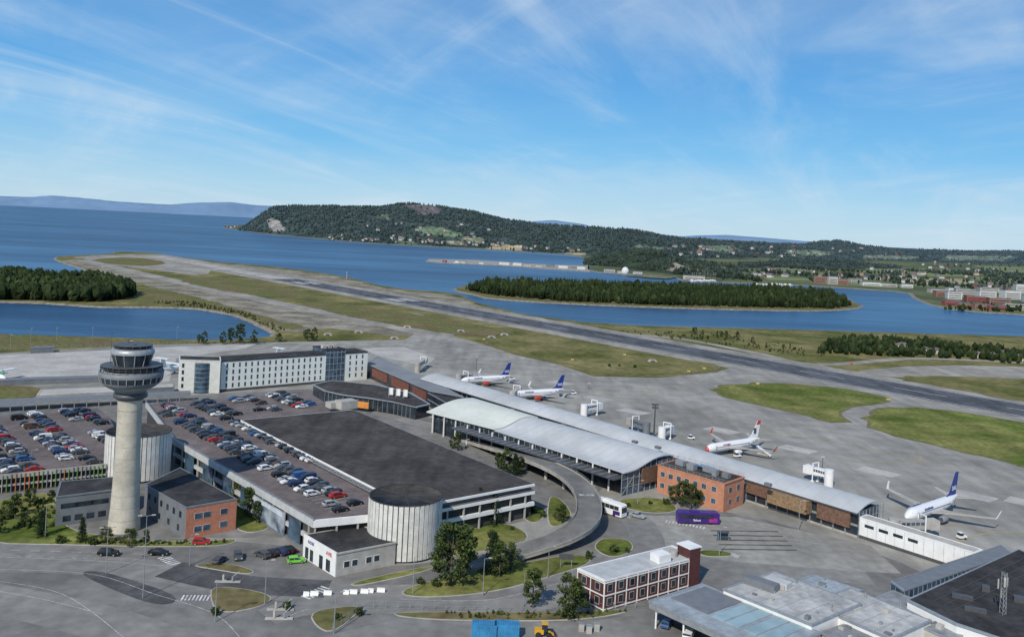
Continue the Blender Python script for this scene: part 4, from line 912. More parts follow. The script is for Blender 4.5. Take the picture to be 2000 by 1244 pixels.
# brick building
Q=quad3((1285,909),(1415,946),(1438,938),8.2);dQ=(Q[2]-Q[1]);Q[2]=Q[1]+dQ*1.7;Q[3]=Q[0]+dQ*1.7
t,P=building('brick_building','orange brick office block in front of the terminal','building',Q,0,8.2,M_brick,M_roofd)
wins(t,P[0],P[1],[2,5,8,11,14,17,20.5],[5.3,1.8],1.5,1.4,M_bglass,M_pale)
wins(t,P[1],P[2],ev(P[1],P[2],2),[5.3,1.8],1.5,1.4,M_bglass,M_pale)
for u,v,sz in((.2,.5,(3,2,1.5)),(.4,.4,(2.5,2.2,1.8)),(.6,.6,(3.5,2,1.4)),(.75,.4,(1.5,1.5,2)),(.88,.5,(2.2,1.6,1.5)),(.5,.75,(4,1.2,1))):
    p=P[0].lerp(P[1],u)+(P[3]-P[0])*v;MB().box((p.x,p.y,8.5+sz[2]/2),sz,rz=-.86).build('roof_unit',R.choice([M_grey,M_steel]),t)
rail(P[0],P[1],8.5,1,t);rail(P[0],P[3],8.5,1,t);rail(P[3],P[2],8.5,1,t)
p=P[0].lerp(P[1],.4)+(P[3]-P[0])*.6;MB().tube((p.x,p.y,9.6),(p.x+5,p.y-5.5,9.6),.35,n=10).build('duct',mat('duct_blue',(.1,.22,.35),.5),t)
A=G(1678,1011,5.4);B=G(1905,1081,5.4);d,n_=nrm(A,B)
t,P=building('white_corridor','long low white gangway corridor at the pier end','building',[W(A),W(B),W(B)-n_*4,W(A)-n_*4],0,5.4,M_white,M_pale)
wbox(MB(),P[0],P[1],0,(P[1]-P[0]).length,0,.9,0,.1).build('plinth',M_dsteel,t)
L0=(P[1]-P[0]).length
for q in range(12):wbox(MB(),P[0],P[1],q*L0/12,q*L0/12+.06,.9,5.3,.0,.04).build('panel_joint',M_steel,t)
wins(t,P[0],P[1],[3,7,11,15],[3.4],2.6,.8,M_glass,None)
# ---------- bottom right complex
def unit(root,p,sz,rz,m=M_pale,nm='roof_unit',z=6):
    MB().box((p.x,p.y,z+sz[2]/2),sz,rz=rz).build(nm,m,root)
t,P=building('hangar_building','large black-roofed building at the right bottom corner','building',[(1772,1173),(1868,1220),(2080,1290),(2260,1200),(1990,1074)],0,6.4,M_white,M_roofb,edge=M_steel)
for x,y,sz in((1880,1165,(4,1.2,.8)),(1905,1190,(4,1,.8)),(1925,1150,(1.5,1.5,1.2)),(1990,1170,(2,2,1)),(1960,1120,(1,1,.8))):unit(t,G(x,y,7),sz,-.4,M_dsteel,z=6.6)
for u in(.3,.5,.7):
    a=P[0].lerp(P[1],u)+(P[4]-P[0])*.1;b=P[0].lerp(P[1],u)+(P[4]-P[0])*.95;MB().bar(Vector((a.x,a.y,6.66)),Vector((b.x,b.y,6.66)),.1,.05).build('roof_seam',M_dsteel,t)
wins(t,P[1],P[2],ev(P[1],P[2],6),[1.5],2,1.5,M_glass,None)
t,P=building('glazed_building','grey-roofed glazed link block beside the black-roofed building','building',[(1740,1137),(1766,1155),(1978,1082),(1955,1066)],0,5.6,M_bglass,M_grey,edge=M_steel)
for i in(0,1):
    A,B=P[i],P[i+1];L0=(B-A).length
    for q in range(int(L0/1.8)):wbox(MB(),A,B,q*1.8,q*1.8+.12,.2,5.5,0,.1).build('mullion',M_steel,t)
    wbox(MB(),A,B,0,L0,2.7,3,0,.12).build('floor_band',M_steel,t)
M_wr=mat('white_roofing',(.40,.40,.385),.88,.12,.15,second=(.6,.15),third=(.25,.14,.86),spec=.15)
M_gr2=mat('grey_roofing',(.24,.255,.265),.85,.14,.15,second=(.6,.14),third=(.25,.12,.86),spec=.15)
M_gr3=mat('blue_grey_roofing',(.28,.32,.35),.7,.1,.15,second=(.6,.1),third=(.5,.1,.86),spec=.2)
def flat(label,b,a,c,z,wm,rm,n,seed,name='workshop_building',edge=None):
    B,A,Cc=W(b,z),W(a,z),W(c,z);t,P=building(name,label,'building',[B,A,A+Cc-B,Cc],0,z,wm,rm,edge=edge or M_steel);rr=random.Random(seed);u=P[1]-P[0];v=P[3]-P[0];rz=math.atan2(u.y,u.x)
    for i in range(n):
        p=P[0]+u*rr.uniform(.06,.94)+v*rr.uniform(.08,.92);sz=(rr.uniform(.5,1.6),rr.uniform(.5,1.2),rr.uniform(.3,.9));m=rr.choice([M_pale,M_steel,M_steel,M_grey])
        if rr.random()<.35:MB().tube((p.x,p.y,z+.2),(p.x,p.y,z+.3+sz[2]),.22,n=10).build('vent_pipe',m,t)
        else:unit(t,p,sz,rz,m,z=z+.22)
    for k in range(1,5):
        a_=P[0]+u*k/5+v*.02;b_=P[0]+u*k/5+v*.98;MB().bar(Vector((a_.x,a_.y,z+.25)),Vector((b_.x,b_.y,z+.25)),.08,.04).build('roof_seam',M_steel,t)
    return t,P
t,P=flat('pale flat-roofed workshop carrying grey ventilation plant',(1413,1152),(1585,1222),(1512,1118),6,M_white,M_wr,12,4)
unit(t,G(1487,1143,6.5),(7,2.6,1.5),-.75,M_grey,'plant_room',6.22);unit(t,G(1520,1140,6.5),(5,2.4,1.2),-.75,M_metal,'plant_room',6.22)
flat('second pale flat roof adjoining the workshop on its right',(1580,1180),(1740,1250),(1660,1150),5.4,M_white,M_wr,9,5)
flat('grey flat-roofed wing at the foot of the black-roofed building',(1690,1178),(1860,1252),(1745,1155),4.6,M_pale,M_gr2,12,6)
flat('low pale annex behind the pale workshop roofs',(1545,1140),(1640,1172),(1590,1124),4.8,M_white,M_gr3,3,8)
flat('grey sheds at the bottom edge right of the canopy',(1600,1236),(1700,1285),(1680,1212),4.4,M_pale,M_gr2,6,9)
B_,A_,C_=G(1268,1176,5),G(1500,1282,5),G(1372,1142,5)
t,P=building('canopy_building','workshop canopy with blue-green glass roof strips at bottom','building',[B_,A_,A_+C_-B_,C_],3.9,5.0,M_steel,M_gr3)
u=P[1]-P[0];v=P[3]-P[0]
MB().prism([P[0]+u*.15+v*.3,P[0]+u*.97+v*.3,P[0]+u*.97+v*.96,P[0]+u*.15+v*.96],0,3.9).build('wall',M_dsteel,t)
for u0,u1,m,nm in((.05,.38,M_grey,'roof_panel'),(.42,.52,M_teal,'glass_strip'),(.54,.64,M_teal,'glass_strip'),(.68,.78,M_teal,'glass_strip'),(.80,.9,M_teal,'glass_strip'),):
    MB().prism([P[0]+u*u0+v*.3,P[0]+u*u1+v*.3,P[0]+u*u1+v*.95,P[0]+u*u0+v*.95],5.24,5.42).build(nm,m,t)
for k in range(16):
    a=P[0]+u*k/16+v*.02;b=P[0]+u*k/16+v*.28;MB().bar(Vector((a.x,a.y,5.27)),Vector((b.x,b.y,5.27)),.08,.06).build('roof_seam',M_seam,t)
for k in(.05,.3,.55,.8):
    p=P[0]+u*k+v*.04;MB().tube((p.x,p.y,0),(p.x,p.y,3.9),.2).build('post',M_white,t)
# maroon building
Q=quad3((1129,1112),(1181,1136),(1365,1088),6.4)
t,P=building('maroon_building','maroon two-storey office with white window grid and grey roof','building',Q,0,6.4,M_maroon,mat('grey_roof',(.42,.43,.43),.8,.08,.3,second=(1,.08)),edge=M_white)
for i in(0,1):
    A,B=P[i],P[i+1];L0=(B-A).length;k=int(L0/2.9)
    for z in(.4,3.3,6.0):wbox(MB(),A,B,-.1,L0+.1,z,z+.22,0,.15).build('white_band',M_white,t)
    for q in range(k+1):wbox(MB(),A,B,q*L0/k-.09,q*L0/k+.09,0,6.4,0,.13).build('white_post',M_white,t)
    wins(t,A,B,[(q+.5)*L0/k for q in range(k)],[4.2,1.3],1.2,1.4,M_glass,M_pale,off=.03)
p=G(1350,1072,8);MB().box((p.x-.5,p.y,4.4),(3.4,4,8.8),rz=.6).build('stair_tower',M_maroon,t);MB().box((p.x-.5,p.y,8.95),(3.8,4.4,.25),rz=.6).build('stair_tower_roof',M_white,t)
p=G(1290,1092,7);MB().box((p.x,p.y,7.6),(3.6,3,1.8),rz=.6).build('plant_room',M_white,t);p=G(1315,1082,7);MB().tube((p.x,p.y,6.6),(p.x,p.y,8),1,n=14).build('vent_drum',M_pale,t)
rail(P[2],P[3],6.75,.7,t)
# ---------- aircraft
def plane(name,label,cat,fus,fin,txt,tcol,nose=None,wl=M_white,eng=M_steel,fint=None,side=None,engine2=None):
    t=thing(name,label,cat)
    prof=[(.05,16.8,-.45),(.55,16.5,-.42),(1.05,15.8,-.3),(1.5,14.6,-.12),(1.82,13.2,0),(1.88,12,0),(1.88,-6,0),(1.7,-9,.2),(1.25,-12.2,.62),(.7,-15,1.0),(.25,-16.8,1.2)]
    f=MB().lathe([(r,x,z) for r,x,z in prof],(0,0,3.5),20,axis='x').build('fuselage',fus,t)
    if nose:MB().lathe([(r+.02,x,z) for r,x,z in prof[:3]],(0.01,0,3.5),20,axis='x').build('nose_cone',nose,f)
    cw=MB()
    for s in(-1,1):cw.add([(15.2,s*.35,4.35),(14.6,s*1.0,4.55),(14.0,s*1.35,4.25),(14.6,s*1.3,3.95),(15.5,s*.4,4.0)],[(0,1,2,3,4)])
    cw.build('cockpit_window',M_glass,f,fix=False)
    wn=MB()
    for s in(-1,1):
        for i in range(32):wn.box((11-i*.62,s*1.86,3.95),(.28,.06,.36))
    wn.build('cabin_windows',M_glass,f)
    for x in(12.2,-11):MB().box((x,1.86 if x>0 else 1.5,3.7),(.85,.05,1.7)).build('door',M_pale,f)
    for s in(-1,1):
        vs=[(4,s*1.5,2.7),(-3.2,s*1.5,2.7),(-5.6,s*17,4.0),(-4.2,s*17,4.0),(4,s*1.5,3.2),(-3.2,s*1.5,2.9),(-5.6,s*17,4.12),(-4.2,s*17,4.15),(-2.6,s*6,3.1),(-2.6,s*6,3.25),(.9,s*6,3.15),(.9,s*6,3.5)]
        w=MB().add(vs,[(0,10,8,1),(10,3,2,8),(4,5,9,11),(11,9,6,7),(0,4,11,10),(10,11,7,3),(1,8,9,5),(8,2,6,9),(0,1,5,4),(2,3,7,6)]).build('wing',M_pale,t)
        MB().add([(-4.2,s*17,4.05),(-5.6,s*17,4.05),(-6.9,s*17.6,6.3),(-6.2,s*17.6,6.3),(-4.2,s*17.12,4.05),(-5.6,s*17.12,4.05),(-6.9,s*17.7,6.3),(-6.2,s*17.7,6.3)],[(0,1,2,3),(4,5,6,7),(0,3,7,4),(1,5,6,2),(2,6,7,3)]).build('winglet',wl,w)
        e=MB().lathe([(.75,4.6),(.95,4.3),(1.02,3.2),(.9,1.5),(.6,.4)],(0,s*4.9,1.85),16,axis='x').build('engine',engine2 if (engine2 and s>0) else eng,t)
        MB().lathe([(.72,4.62),(.3,4.3)],(0,s*4.9,1.85),14,axis='x').build('engine_intake',M_dsteel,e)
        MB().add([(-12.6,s*.9,4.6),(-15.6,s*.6,4.7),(-17.0,s*6.9,5.5),(-15.7,s*6.9,5.5),(-12.6,s*.9,4.75),(-15.6,s*.6,4.85),(-17.0,s*6.9,5.6),(-15.7,s*6.9,5.6)],[(0,3,2,1),(4,5,6,7),(0,4,7,3),(1,2,6,5),(2,3,7,6)]).build('tailplane',M_pale,t)
        g=MB();g.tube((-1.2,s*2.8,.5),(-1.2,s*2.8,2.8),.13);g.tube((-1.2,s*2.5,.55),(-1.2,s*3.1,.55),.55,n=12);g.build('landing_gear',M_tyre,t)
    g=MB();g.tube((12.2,0,.4),(12.2,0,2.2),.1);g.tube((12.2,-.3,.4),(12.2,.3,.4),.4,n=12);g.build('nose_gear',M_tyre,t)
    y=.14;A=[(-8.6,5.2),(-11.3,6.1),(-15.1,12.4),(-17.1,12.4),(-15.6,5.4)]
    vs=[(x,s*y*(1 if z<7 else .6),z) for s in(-1,1) for x,z in A];n=5
    fn=MB().add(vs,[(0,1,2,3,4),(5,6,7,8,9)]+[(i,(i+1)%n,n+(i+1)%n,n+i) for i in range(n)]).build('tail_fin',fin,t)
    if fint:MB().add([(x,s*.17,z) for s in(-1,1) for x,z in((-14.1,10.8),(-15.1,12.5),(-17.2,12.5),(-16.8,10.8))],[(0,1,2,3),(4,5,6,7),(1,5,6,2)]).build('fin_tip',fint,fn)
    if txt:
        for s in(-1,1):text(txt,1.9,tcol,(-14.2,s*.17,7.4),((1,0,0) if s<0 else (-1,0,0)),(0,0,1),fn,ext=.02)
    if side:
        for s in(-1,1):text(side[0],1.1,side[1],(6,s*1.86,4.75),((1,0,0) if s<0 else (-1,0,0)),(0,0,1),f,ext=.03)
    return t
M_pw=mat('aircraft_white',(.74,.75,.76),.35,.02)
def fit(t,nose,tail,sc,hd=None):
    n_=G(nose[0],nose[1],3.1*sc);ta=G(tail[0],tail[1],12.4*sc);d=(n_-ta);d.z=0;d.normalize()
    c=(n_+Vector((ta.x,ta.y,n_.z)))/2
    if hd:d=Vector((hd[0],hd[1],0)).normalized()
    t.rotation_euler=(0,0,math.atan2(d.y,d.x));t.scale=(sc,)*3;t.location=(c.x,c.y,.08)
a=plane('airliner','white airliner with blue tail fin, leftmost at the gates','aircraft',M_pw,M_blue,'SAS',M_white,side=('Scandinavian',M_blue),engine2=M_red);fit(a,(908,742),(990,711),.86,(-.85,-.52))
a=plane('airliner','white airliner with blue tail fin and red engines, second gate','aircraft',M_pw,M_blue,'SAS',M_white,side=('Scandinavian',M_blue),eng=M_red);fit(a,(1000,766),(1100,738),.88,(-.87,-.5))
a=plane('airliner','white airliner with red nose and red winglets','aircraft',M_pw,M_pw,None,M_red,nose=M_red,wl=M_red,eng=M_pw,fint=M_red,side=('norwegian',M_red));MB().box((-13.6,0,8.2),(1.6,.45,2.4)).build('fin_portrait',M_dsteel,a);fit(a,(1383,871),(1482,828),.88,(-.82,-.57))
a=plane('airliner','white airliner with blue tail fin parked at right beside gangway','aircraft',M_pw,M_blue,'SAS',M_white,side=('Scandinavian',M_blue));fit(a,(1764,1000),(1878,930),.95,(-.78,-.63))
M_jade=mat('jade',(.05,.3,.15),.5)
def prop(label,px,py,hd):
    t=thing('turboprop_aircraft',label,'aircraft')
    MB().lathe([(.1,10.5,0),(.8,9.7,0),(1.3,8,.1),(1.35,5,.1),(1.35,-6,.1),(.7,-10,.7),(.2,-12.5,1.1)],(0,0,2.6),16,axis='x').build('fuselage',M_pw,t)
    MB().add([(-8.5,-.12,3.6),(-12.5,-.12,3.9),(-13,-.1,8.6),(-10.6,-.1,8.6),(-8.5,.12,3.6),(-12.5,.12,3.9),(-13,.1,8.6),(-10.6,.1,8.6)],[(0,1,2,3),(4,5,6,7),(0,4,7,3),(1,5,6,2),(2,6,7,3)]).build('tail_fin',M_pw,t)
    MB().box((-12,0,8.7),(2.2,8,.2)).build('tailplane',M_pw,t)
    MB().box((1.2,0,4.1),(2.6,26,.3)).build('wing',M_pw,t)
    for s in(-1,1):
        e=MB().lathe([(.2,5),(.55,4.4),(.6,1),(.3,-2)],(0,s*4.2,3.6),12,axis='x').build('engine',M_jade,t)
        pr=MB()
        for q in range(3):
            an=q*2*PI/3;pr.box((5,s*4.2+math.cos(an)*1,3.6+math.sin(an)*1),(.08,.25,2),M=Matrix.Rotation(an-PI/2,3,'X'))
        pr.build('propeller',M_dsteel,e)
    g=MB()
    for x,y in((8,0),(-.5,2.4),(-.5,-2.4)):g.tube((x,y,.3),(x,y,1.8),.1);g.tube((x,y-.2,.35),(x,y+.2,.35),.35)
    g.build('landing_gear',M_tyre,t)
    p=G(px,py,.08);t.location=p;t.rotation_euler=(0,0,hd)
prop('white turboprop with green engines half hidden left of the hotel',350,728,1.2);prop('white turboprop whose T-tail shows above the hotel roof',512,716,4.2);prop('small white turboprop at the left edge of the apron',-25,745,-.3)
# jet bridges
def bridge(label,a,b,z=4.2,m=M_pale):
    A=G(*a);B=G(*b);t=thing('jet_bridge',label,'jet bridge',A)
    MB().tube(A,A+Vector((0,0,5.6)),1.5,n=14).build('rotunda',m,t)
    MB().bar(A+Vector((0,0,z)),B+Vector((0,0,z-.4)),2.1,2.3).build('tunnel',m,t)
    d=(B-A).normalized();MB().box(B+d*1.2+Vector((0,0,z-.4)),(2.8,2.8,2.6),rz=math.atan2(d.y,d.x)).build('cab',M_pale if m is not M_white else M_white,t)
    g=MB();p=A.lerp(B,.8);n_=Vector((-d.y,d.x,0))
    for s in(-1,1):g.bar(p+n_*s*1.6,p+n_*s*1.6+Vector((0,0,z+2.4)),.3);g.tube(p+n_*s*1.9+Vector((0,0,.5)),p+n_*s*1.3+Vector((0,0,.5)),.5,n=10)
    g.bar(p-n_*1.6+Vector((0,0,z+2.4)),p+n_*1.6+Vector((0,0,z+2.4)),.3);g.build('lift_frame',M_white,t)
    for q in range(5):
        c=A.lerp(B,.2+q*.14)
        for s in(-1,1):MB().box(c+n_*s*1.06+Vector((0,0,z+.1)),((B-A).length*.11,.06,.8),rz=math.atan2(d.y,d.x)).build('side_window',M_bglass,t)
bridge('pale jet bridge at the far left gate by the link building',(815,728),(828,718));bridge('jet bridge at the nose of the leftmost airliner',(895,753),(912,750))
bridge('jet bridge at the nose of the second airliner',(1000,788),(1010,778));bridge('white unused jet bridge in the middle of the pier',(1140,815),(1165,810),m=M_white)
bridge('dark-sided jet bridge next to the floodlight mast',(1262,852),(1235,842),m=M_grey);bridge('white jet bridge left of the red-nosed airliner',(1292,862),(1304,857),m=M_white)
bridge('white jet bridge near the right end of the pier',(1618,950),(1585,940),m=M_white);bridge('long glazed jet bridge reaching the right airliner',(1745,1052),(1812,1050),m=M_pale)
p=G(1490,888);t=thing('air_stairs','white mobile air stairs at the tail of red-nosed airliner','stairs',p)
mb=MB()
for k in range(9):mb.box(p+Vector((k*.5-2,-k*.35,.6+(8-k)*.32)),(.6,1.6,.33),rz=-.6)
mb.build('steps',M_white,t);MB().box(p+Vector((0,-.7,.5)),(4,1.6,.6),rz=-.6).build('chassis',M_pale,t)
# ---------- buses
def bus(label,a,rz,L0,body,front,h=3.3,band=None,txt=None):
    t=thing('bus',label,'bus')
    P=[(-L0/2,.35),(-L0/2-.05,1.6),(-L0/2+.1,h-.2),(-L0/2+.4,h),(L0/2-.5,h),(L0/2-.1,h-.3),(L0/2,1.4),(L0/2,.35)];n=8
    vs=[(x,s*1.27*(.95 if z>h-.15 else 1),z) for s in(-1,1) for x,z in P]
    MB().add(vs,[tuple(range(n)),tuple(range(n,2*n))]+[(i,(i+1)%n,n+(i+1)%n,n+i) for i in range(n)]).build('body',body,t)
    for s in(-1,1):
        k=int((L0-1)/1.6)
        for q in range(k):MB().box((-L0/2+1+q*1.6+.3,s*1.28,h-1.15),(1.5,.05,1.1)).build('window',M_glass,t)
        for x in(-L0/2+2.8,L0/2-2.6):MB().tube((x,s*1.05,.5),(x,s*1.3,.5),.5,n=14).build('wheel',M_tyre,t)
        if band:MB().box((-L0/2+2,s*1.285,1.2),(3.2,.04,1.2)).build('side_patch',band,t)
        if front:MB().box((L0/2-1.8,s*1.285,1.25),(2.4,.04,1.1)).build('side_patch',front,t)
        if txt:text(txt,.8,M_white,(-.5,s*1.3,1.2),((1,0,0) if s<0 else (-1,0,0)),(0,0,1),t,ext=.01)
    MB().box((L0/2-.02,0,2.2),(.1,2.3,1.5)).build('windscreen',M_glass,t);MB().box((-1,0,h+.15),(2.4,1.6,.3)).build('roof_unit',body,t)
    t.location=a;t.rotation_euler=(0,0,rz)
bus('long purple airport bus parked before the brick building',G(1362,1021,.1),.08,11.8,M_purple,M_mag,txt='flybuss')
bus('white and purple coach turning under the ramp',G(1192,1003,.1),-.75,9.5,M_white,M_purple,h=3.7,band=M_purple)
# ---------- misc things
def lamp(px,py,h,label,heads=1):
    p=G(px,py);t=thing('street_lamp',label,'lamp',p,'street lamps');MB().tube(p,p+Vector((0,0,h)),.12,.06,8).build('pole',M_steel,t)
    for k in range(heads):
        a=k*PI+.3;q=p+Vector((0,0,h));e=q+Vector((math.cos(a)*1.3,math.sin(a)*1.3,.15));MB().bar(q,e,.08).build('arm',M_steel,t);MB().box(e,(.8,.3,.16),rz=a).build('lamp_head',M_pale,t)
LS=[(279,1168,17,'tall lamp mast on the black asphalt island'),(207,1120,10,'street lamp on the kerb left of the tall mast'),(517,1180,9,'street lamp at the barrier gate'),(943,1163,8,'street lamp on the lawn below the ramp'),(1070,1128,7,'street lamp beside the curved ramp exit'),(806,1160,8,'street lamp left on the large lawn'),(420,1215,8,'street lamp by the dry grass island'),(1022,1185,7,'street lamp left of the maroon building'),(88,1050,8,'street lamp on the tower lawn'),(1405,1085,7,'street lamp on the bus area edge'),(1560,1035,8,'street lamp near the timber bay'),(652,1238,8,'street lamp by the bottom yard'),(370,1105,7,'street lamp near the crossing beside the tower'),(1245,985,7,'street lamp by the glass end wall'),(60,925,7,'street lamp in front of the left garage'),(905,905,8,'street lamp on the forecourt left'),(640,800,7,'street lamp near the hotel lobby')]
for x,y,h,l in LS:lamp(x,y,h,l,heads=2 if h>9 else 1)
for i,(x,y) in enumerate(((60,668),(110,667),(180,666),(345,663),(20,682),(540,668))):
    p=G(x,y);t=thing('lamp_post','slim lamp post on the lagoon road, %s from the left'%ordi(sorted([60,110,180,345,20,540]).index(x)),'lamp',p,'lagoon road lamps');MB().tube(p,p+Vector((0,0,8)),.12,.07,6).build('pole',M_steel,t);MB().box(p+Vector((.4,0,8)),(1,.3,.15)).build('lamp_head',M_pale,t)
p=G(1277,852);t=thing('floodlight_mast','tall dark apron floodlight mast beside the pier','mast',p);MB().tube(p,p+Vector((0,0,13)),.35,.22,8).build('pole',M_dsteel,t)
for z in(12.6,11.4):MB().box(p+Vector((0,0,z)),(2.6,.6,.7)).build('floodlight',M_dsteel,t)
for i,(x,y,h) in enumerate(((1605,938,8),(930,725,8),(1150,760,3))):
    p=G(x,y);t=thing('floodlight_mast',['slim floodlight mast above the right end of the pier roof','slim mast at the leftmost airliner','short marker mast on the open apron'][i],'mast',p);MB().tube(p,p+Vector((0,0,h)),.15,.1,8).build('pole',M_dsteel,t);MB().box(p+Vector((0,0,h)),(1.2,.4,.4)).build('floodlight',M_pale,t)
p=G(1955,1262);t=thing('lattice_mast','grey lattice radio mast at the right bottom corner','mast',p)
mb=MB();hh=15;cs=[Vector((.6*math.cos(a),.6*math.sin(a),0)) for a in(0,2.1,4.2)]
for c in cs:mb.bar(p+c*1.3,p+c*.9+Vector((0,0,hh)),.1)
for k in range(15):
    for i in range(3):mb.bar(p+cs[i]+Vector((0,0,k)),p+cs[(i+1)%3]+Vector((0,0,k+1)),.06)
mb.build('lattice',M_steel,t)
for a,z in((.5,13),(2.5,12.5),(4.3,13.4),(1.5,10.5)):MB().box(p+Vector((math.cos(a)*1,math.sin(a)*1,z)),(.25,.35,1.9),rz=a).build('antenna_panel',M_pale,t)
BX=[598,614,640,676,690,712,724,744]
for i,x in enumerate(BX):
    p=G(x,1164-i*1.1)
    P=[(-.35,0),(-.35,.2),(-.12,.45),(-.1,.9),(.1,.9),(.12,.45),(.35,.2),(.35,0)];n=8
    vs=[(p.x+s*(.85 if i%3 else .6),p.y+y,.12+z) for s in(-1,1) for y,z in P];o=MB().add(vs,[tuple(range(n)),tuple(range(n,2*n))]+[(k,(k+1)%n,n+(k+1)%n,n+k) for k in range(n)]).build('road_barrier',M_white)
    tag(o,'white moulded road barrier, %s from the left of the row'%ordi(i),'barrier','white road barriers in a row')
for i,(x,y) in enumerate(((445,1136),(548,1190),(545,1208))):
    p=G(x,y,.11);t=thing('parking_gate',['parking gate island with ticket post on black road','parking gate island on the lower road, the upper one','parking gate island on the lower road, the lower one'][i],'gate',p)
    MB().box(p+Vector((0,0,.1)),(5.4,.8,.2),rz=.1).build('island',M_pale,t);MB().box(p+Vector((-1,0,.9)),(.4,.35,1.3)).build('ticket_post',M_pale,t);MB().box(p+Vector((1,0,.8)),(.35,.35,1.0)).build('gate_post',M_steel,t);MB().bar(p+Vector((1,0,1.2)),p+Vector((1.6,2.6,1.3)),.08).build('barrier_arm',M_white,t)
for i,(x,y) in enumerate(((945,1243),(989,1243))):
    p=G(x,y);t=thing('shipping_container',['blue shipping container, left of the pair','blue shipping container, right of the pair'][i],'container',p)
    mb=MB().box(p+Vector((0,0,1.4)),(4.9,2.6,2.7))
    for q in range(18):mb.box(p+Vector((-2.3+q*.27,-1.33,1.4)),(.12,.08,2.4))
    mb.build('shell',M_cont,t)
    for q in range(10):MB().box(p+Vector((-2.1+q*.46,0,2.78)),(.1,2.4,.05)).build('roof_rib',mat('cont_dark',(.02,.15,.33),.5),t)
    MB().box(p+Vector((2.47,0,1.4)),(.05,2.3,2.2)).build('door',M_cont,t)
p=G(1062,1243);t=thing('wheel_loader','yellow wheel loader parked at the bottom yard','loader',p)
MB().box(p+Vector((-1.0,0,1.2)),(1.8,1.4,.9)).build('engine_hood',M_yellow,t);c_=MB().box(p+Vector((.1,0,1.9)),(1.1,1.2,1.4)).build('cab',M_glass,t);MB().box(p+Vector((.1,0,2.7)),(1.3,1.4,.12)).build('cab_roof',M_yellow,c_)
MB().bar(p+Vector((.8,0,1.2)),p+Vector((2.0,0,.5)),.4).build('arm',M_yellow,t);MB().add([p+Vector(v) for v in((1.9,-1,.2),(2.7,-1,.2),(2.0,-1,1.0),(1.9,1,.2),(2.7,1,.2),(2.0,1,1.0))],[(0,1,2),(3,4,5),(0,1,4,3),(0,2,5,3)]).build('bucket',M_dsteel,t)
for x in(-1.1,1.0):
    for y in(-.8,.8):MB().tube(p+Vector((x,y-.2,.6)),p+Vector((x,y+.2,.6)),.6,n=14).build('wheel',M_tyre,t)
for i,(x,y) in enumerate(((1135,1232),(1150,1236),(1165,1232))):
    p=G(x,y);t=thing('utility_cabinet','pale utility cabinet by the lower fence, %s from the left'%ordi(i),'cabinet',p,'cabinets by the lower fence');MB().box(p+Vector((0,0,.8)),(1.1,.9,1.6)).build('case',M_pale,t);MB().box(p+Vector((0,0,1.65)),(1.2,1,.1)).build('lid',M_steel,t)
p=G(1412,1056);t=thing('bus_shelter','small glass bus shelter in the bus parking area','shelter',p)
MB().box(p+Vector((0,0,2.4)),(3,1.4,.15)).build('roof',M_dsteel,t);MB().box(p+Vector((0,.6,1.3)),(2.9,.06,2)).build('glass_back',M_bglass,t)
for s in(-1,1):MB().box(p+Vector((s*1.4,-.5,1.2)),(.1,.1,2.3)).build('post',M_steel,t)
p=G(1105,1110);t=thing('direction_sign','dark overhead direction sign below the ramp','sign',p)
for s in(-1,1):MB().tube(p+Vector((s*1.3,0,0)),p+Vector((s*1.3,0,3.4)),.08).build('post',M_steel,t)
MB().box(p+Vector((0,-.1,2.9)),(3.4,.1,1.3)).build('panel',M_dsteel,t)
def fence(label,pts,h=1.8,m=M_steel):
    P=[G(x,y) for x,y in pts];t=thing('mesh_fence',label,'fence',P[0]);k=0
    for a,b in zip(P,P[1:]):
        mb=MB();L0=(b-a).length
        for q in(.15,.5,.95):mb.bar(a+Vector((0,0,h*q)),b+Vector((0,0,h*q)),.04)
        mb.build('fence_wire',m,t);s=0
        while s<L0 and k<90:
            c=a.lerp(b,s/L0);MB().bar(c,c+Vector((0,0,h)),.08).build('post',m,t);s+=2.5;k+=1
fence('thin wire fence along the bottom verge',[(705,1188),(900,1193),(1110,1198),(1260,1188)]);fence('wire fence beside the brown earth patch',[(650,1232),(706,1196)])
fence('long airfield fence along the lagoon road',[(0,683),(220,676),(400,671)],1.6)
fence('fence across the right of the taxiway grass',[(1190,636),(1400,641),(1650,648)],2)
for x,y,l in((1878,1052,'white baggage cart beside the right airliner'),(1825,1062,'white baggage tractor under the long jet bridge'),(945,752,'baggage cart below the leftmost airliner'),(1060,775,'service cart below the second airliner'),(1440,893,'service cart under the red-nosed airliner'),(1120,770,'white service cart on the open apron'),(1000,742,'baggage cart between the two blue-tailed airliners'),(1350,858,'service cart at the nose of the red-nosed airliner'),(258,672,'white service truck behind the tower cab')):
    p=G(x,y,.08);t=thing('baggage_tractor',l,'vehicle',p);MB().box(p+Vector((0,0,.7)),(2.6,1.3,.6),rz=.3).build('body',M_white,t);MB().box(p+Vector((-.4,-.1,1.4)),(1.1,1.2,.8),rz=.3).build('cab',M_glass,t);MB().box(p+Vector((-.4,-.1,1.85)),(1.2,1.3,.1),rz=.3).build('cab_roof',M_white,t)
    for a in(-.8,.8):
        for b in(-.6,.6):MB().tube(p+Vector((a,b-.1,.3)),p+Vector((a,b+.1,.3)),.3,n=10).build('wheel',M_tyre,t)
cx_=[640,700,770,900,960,1275,795,985]
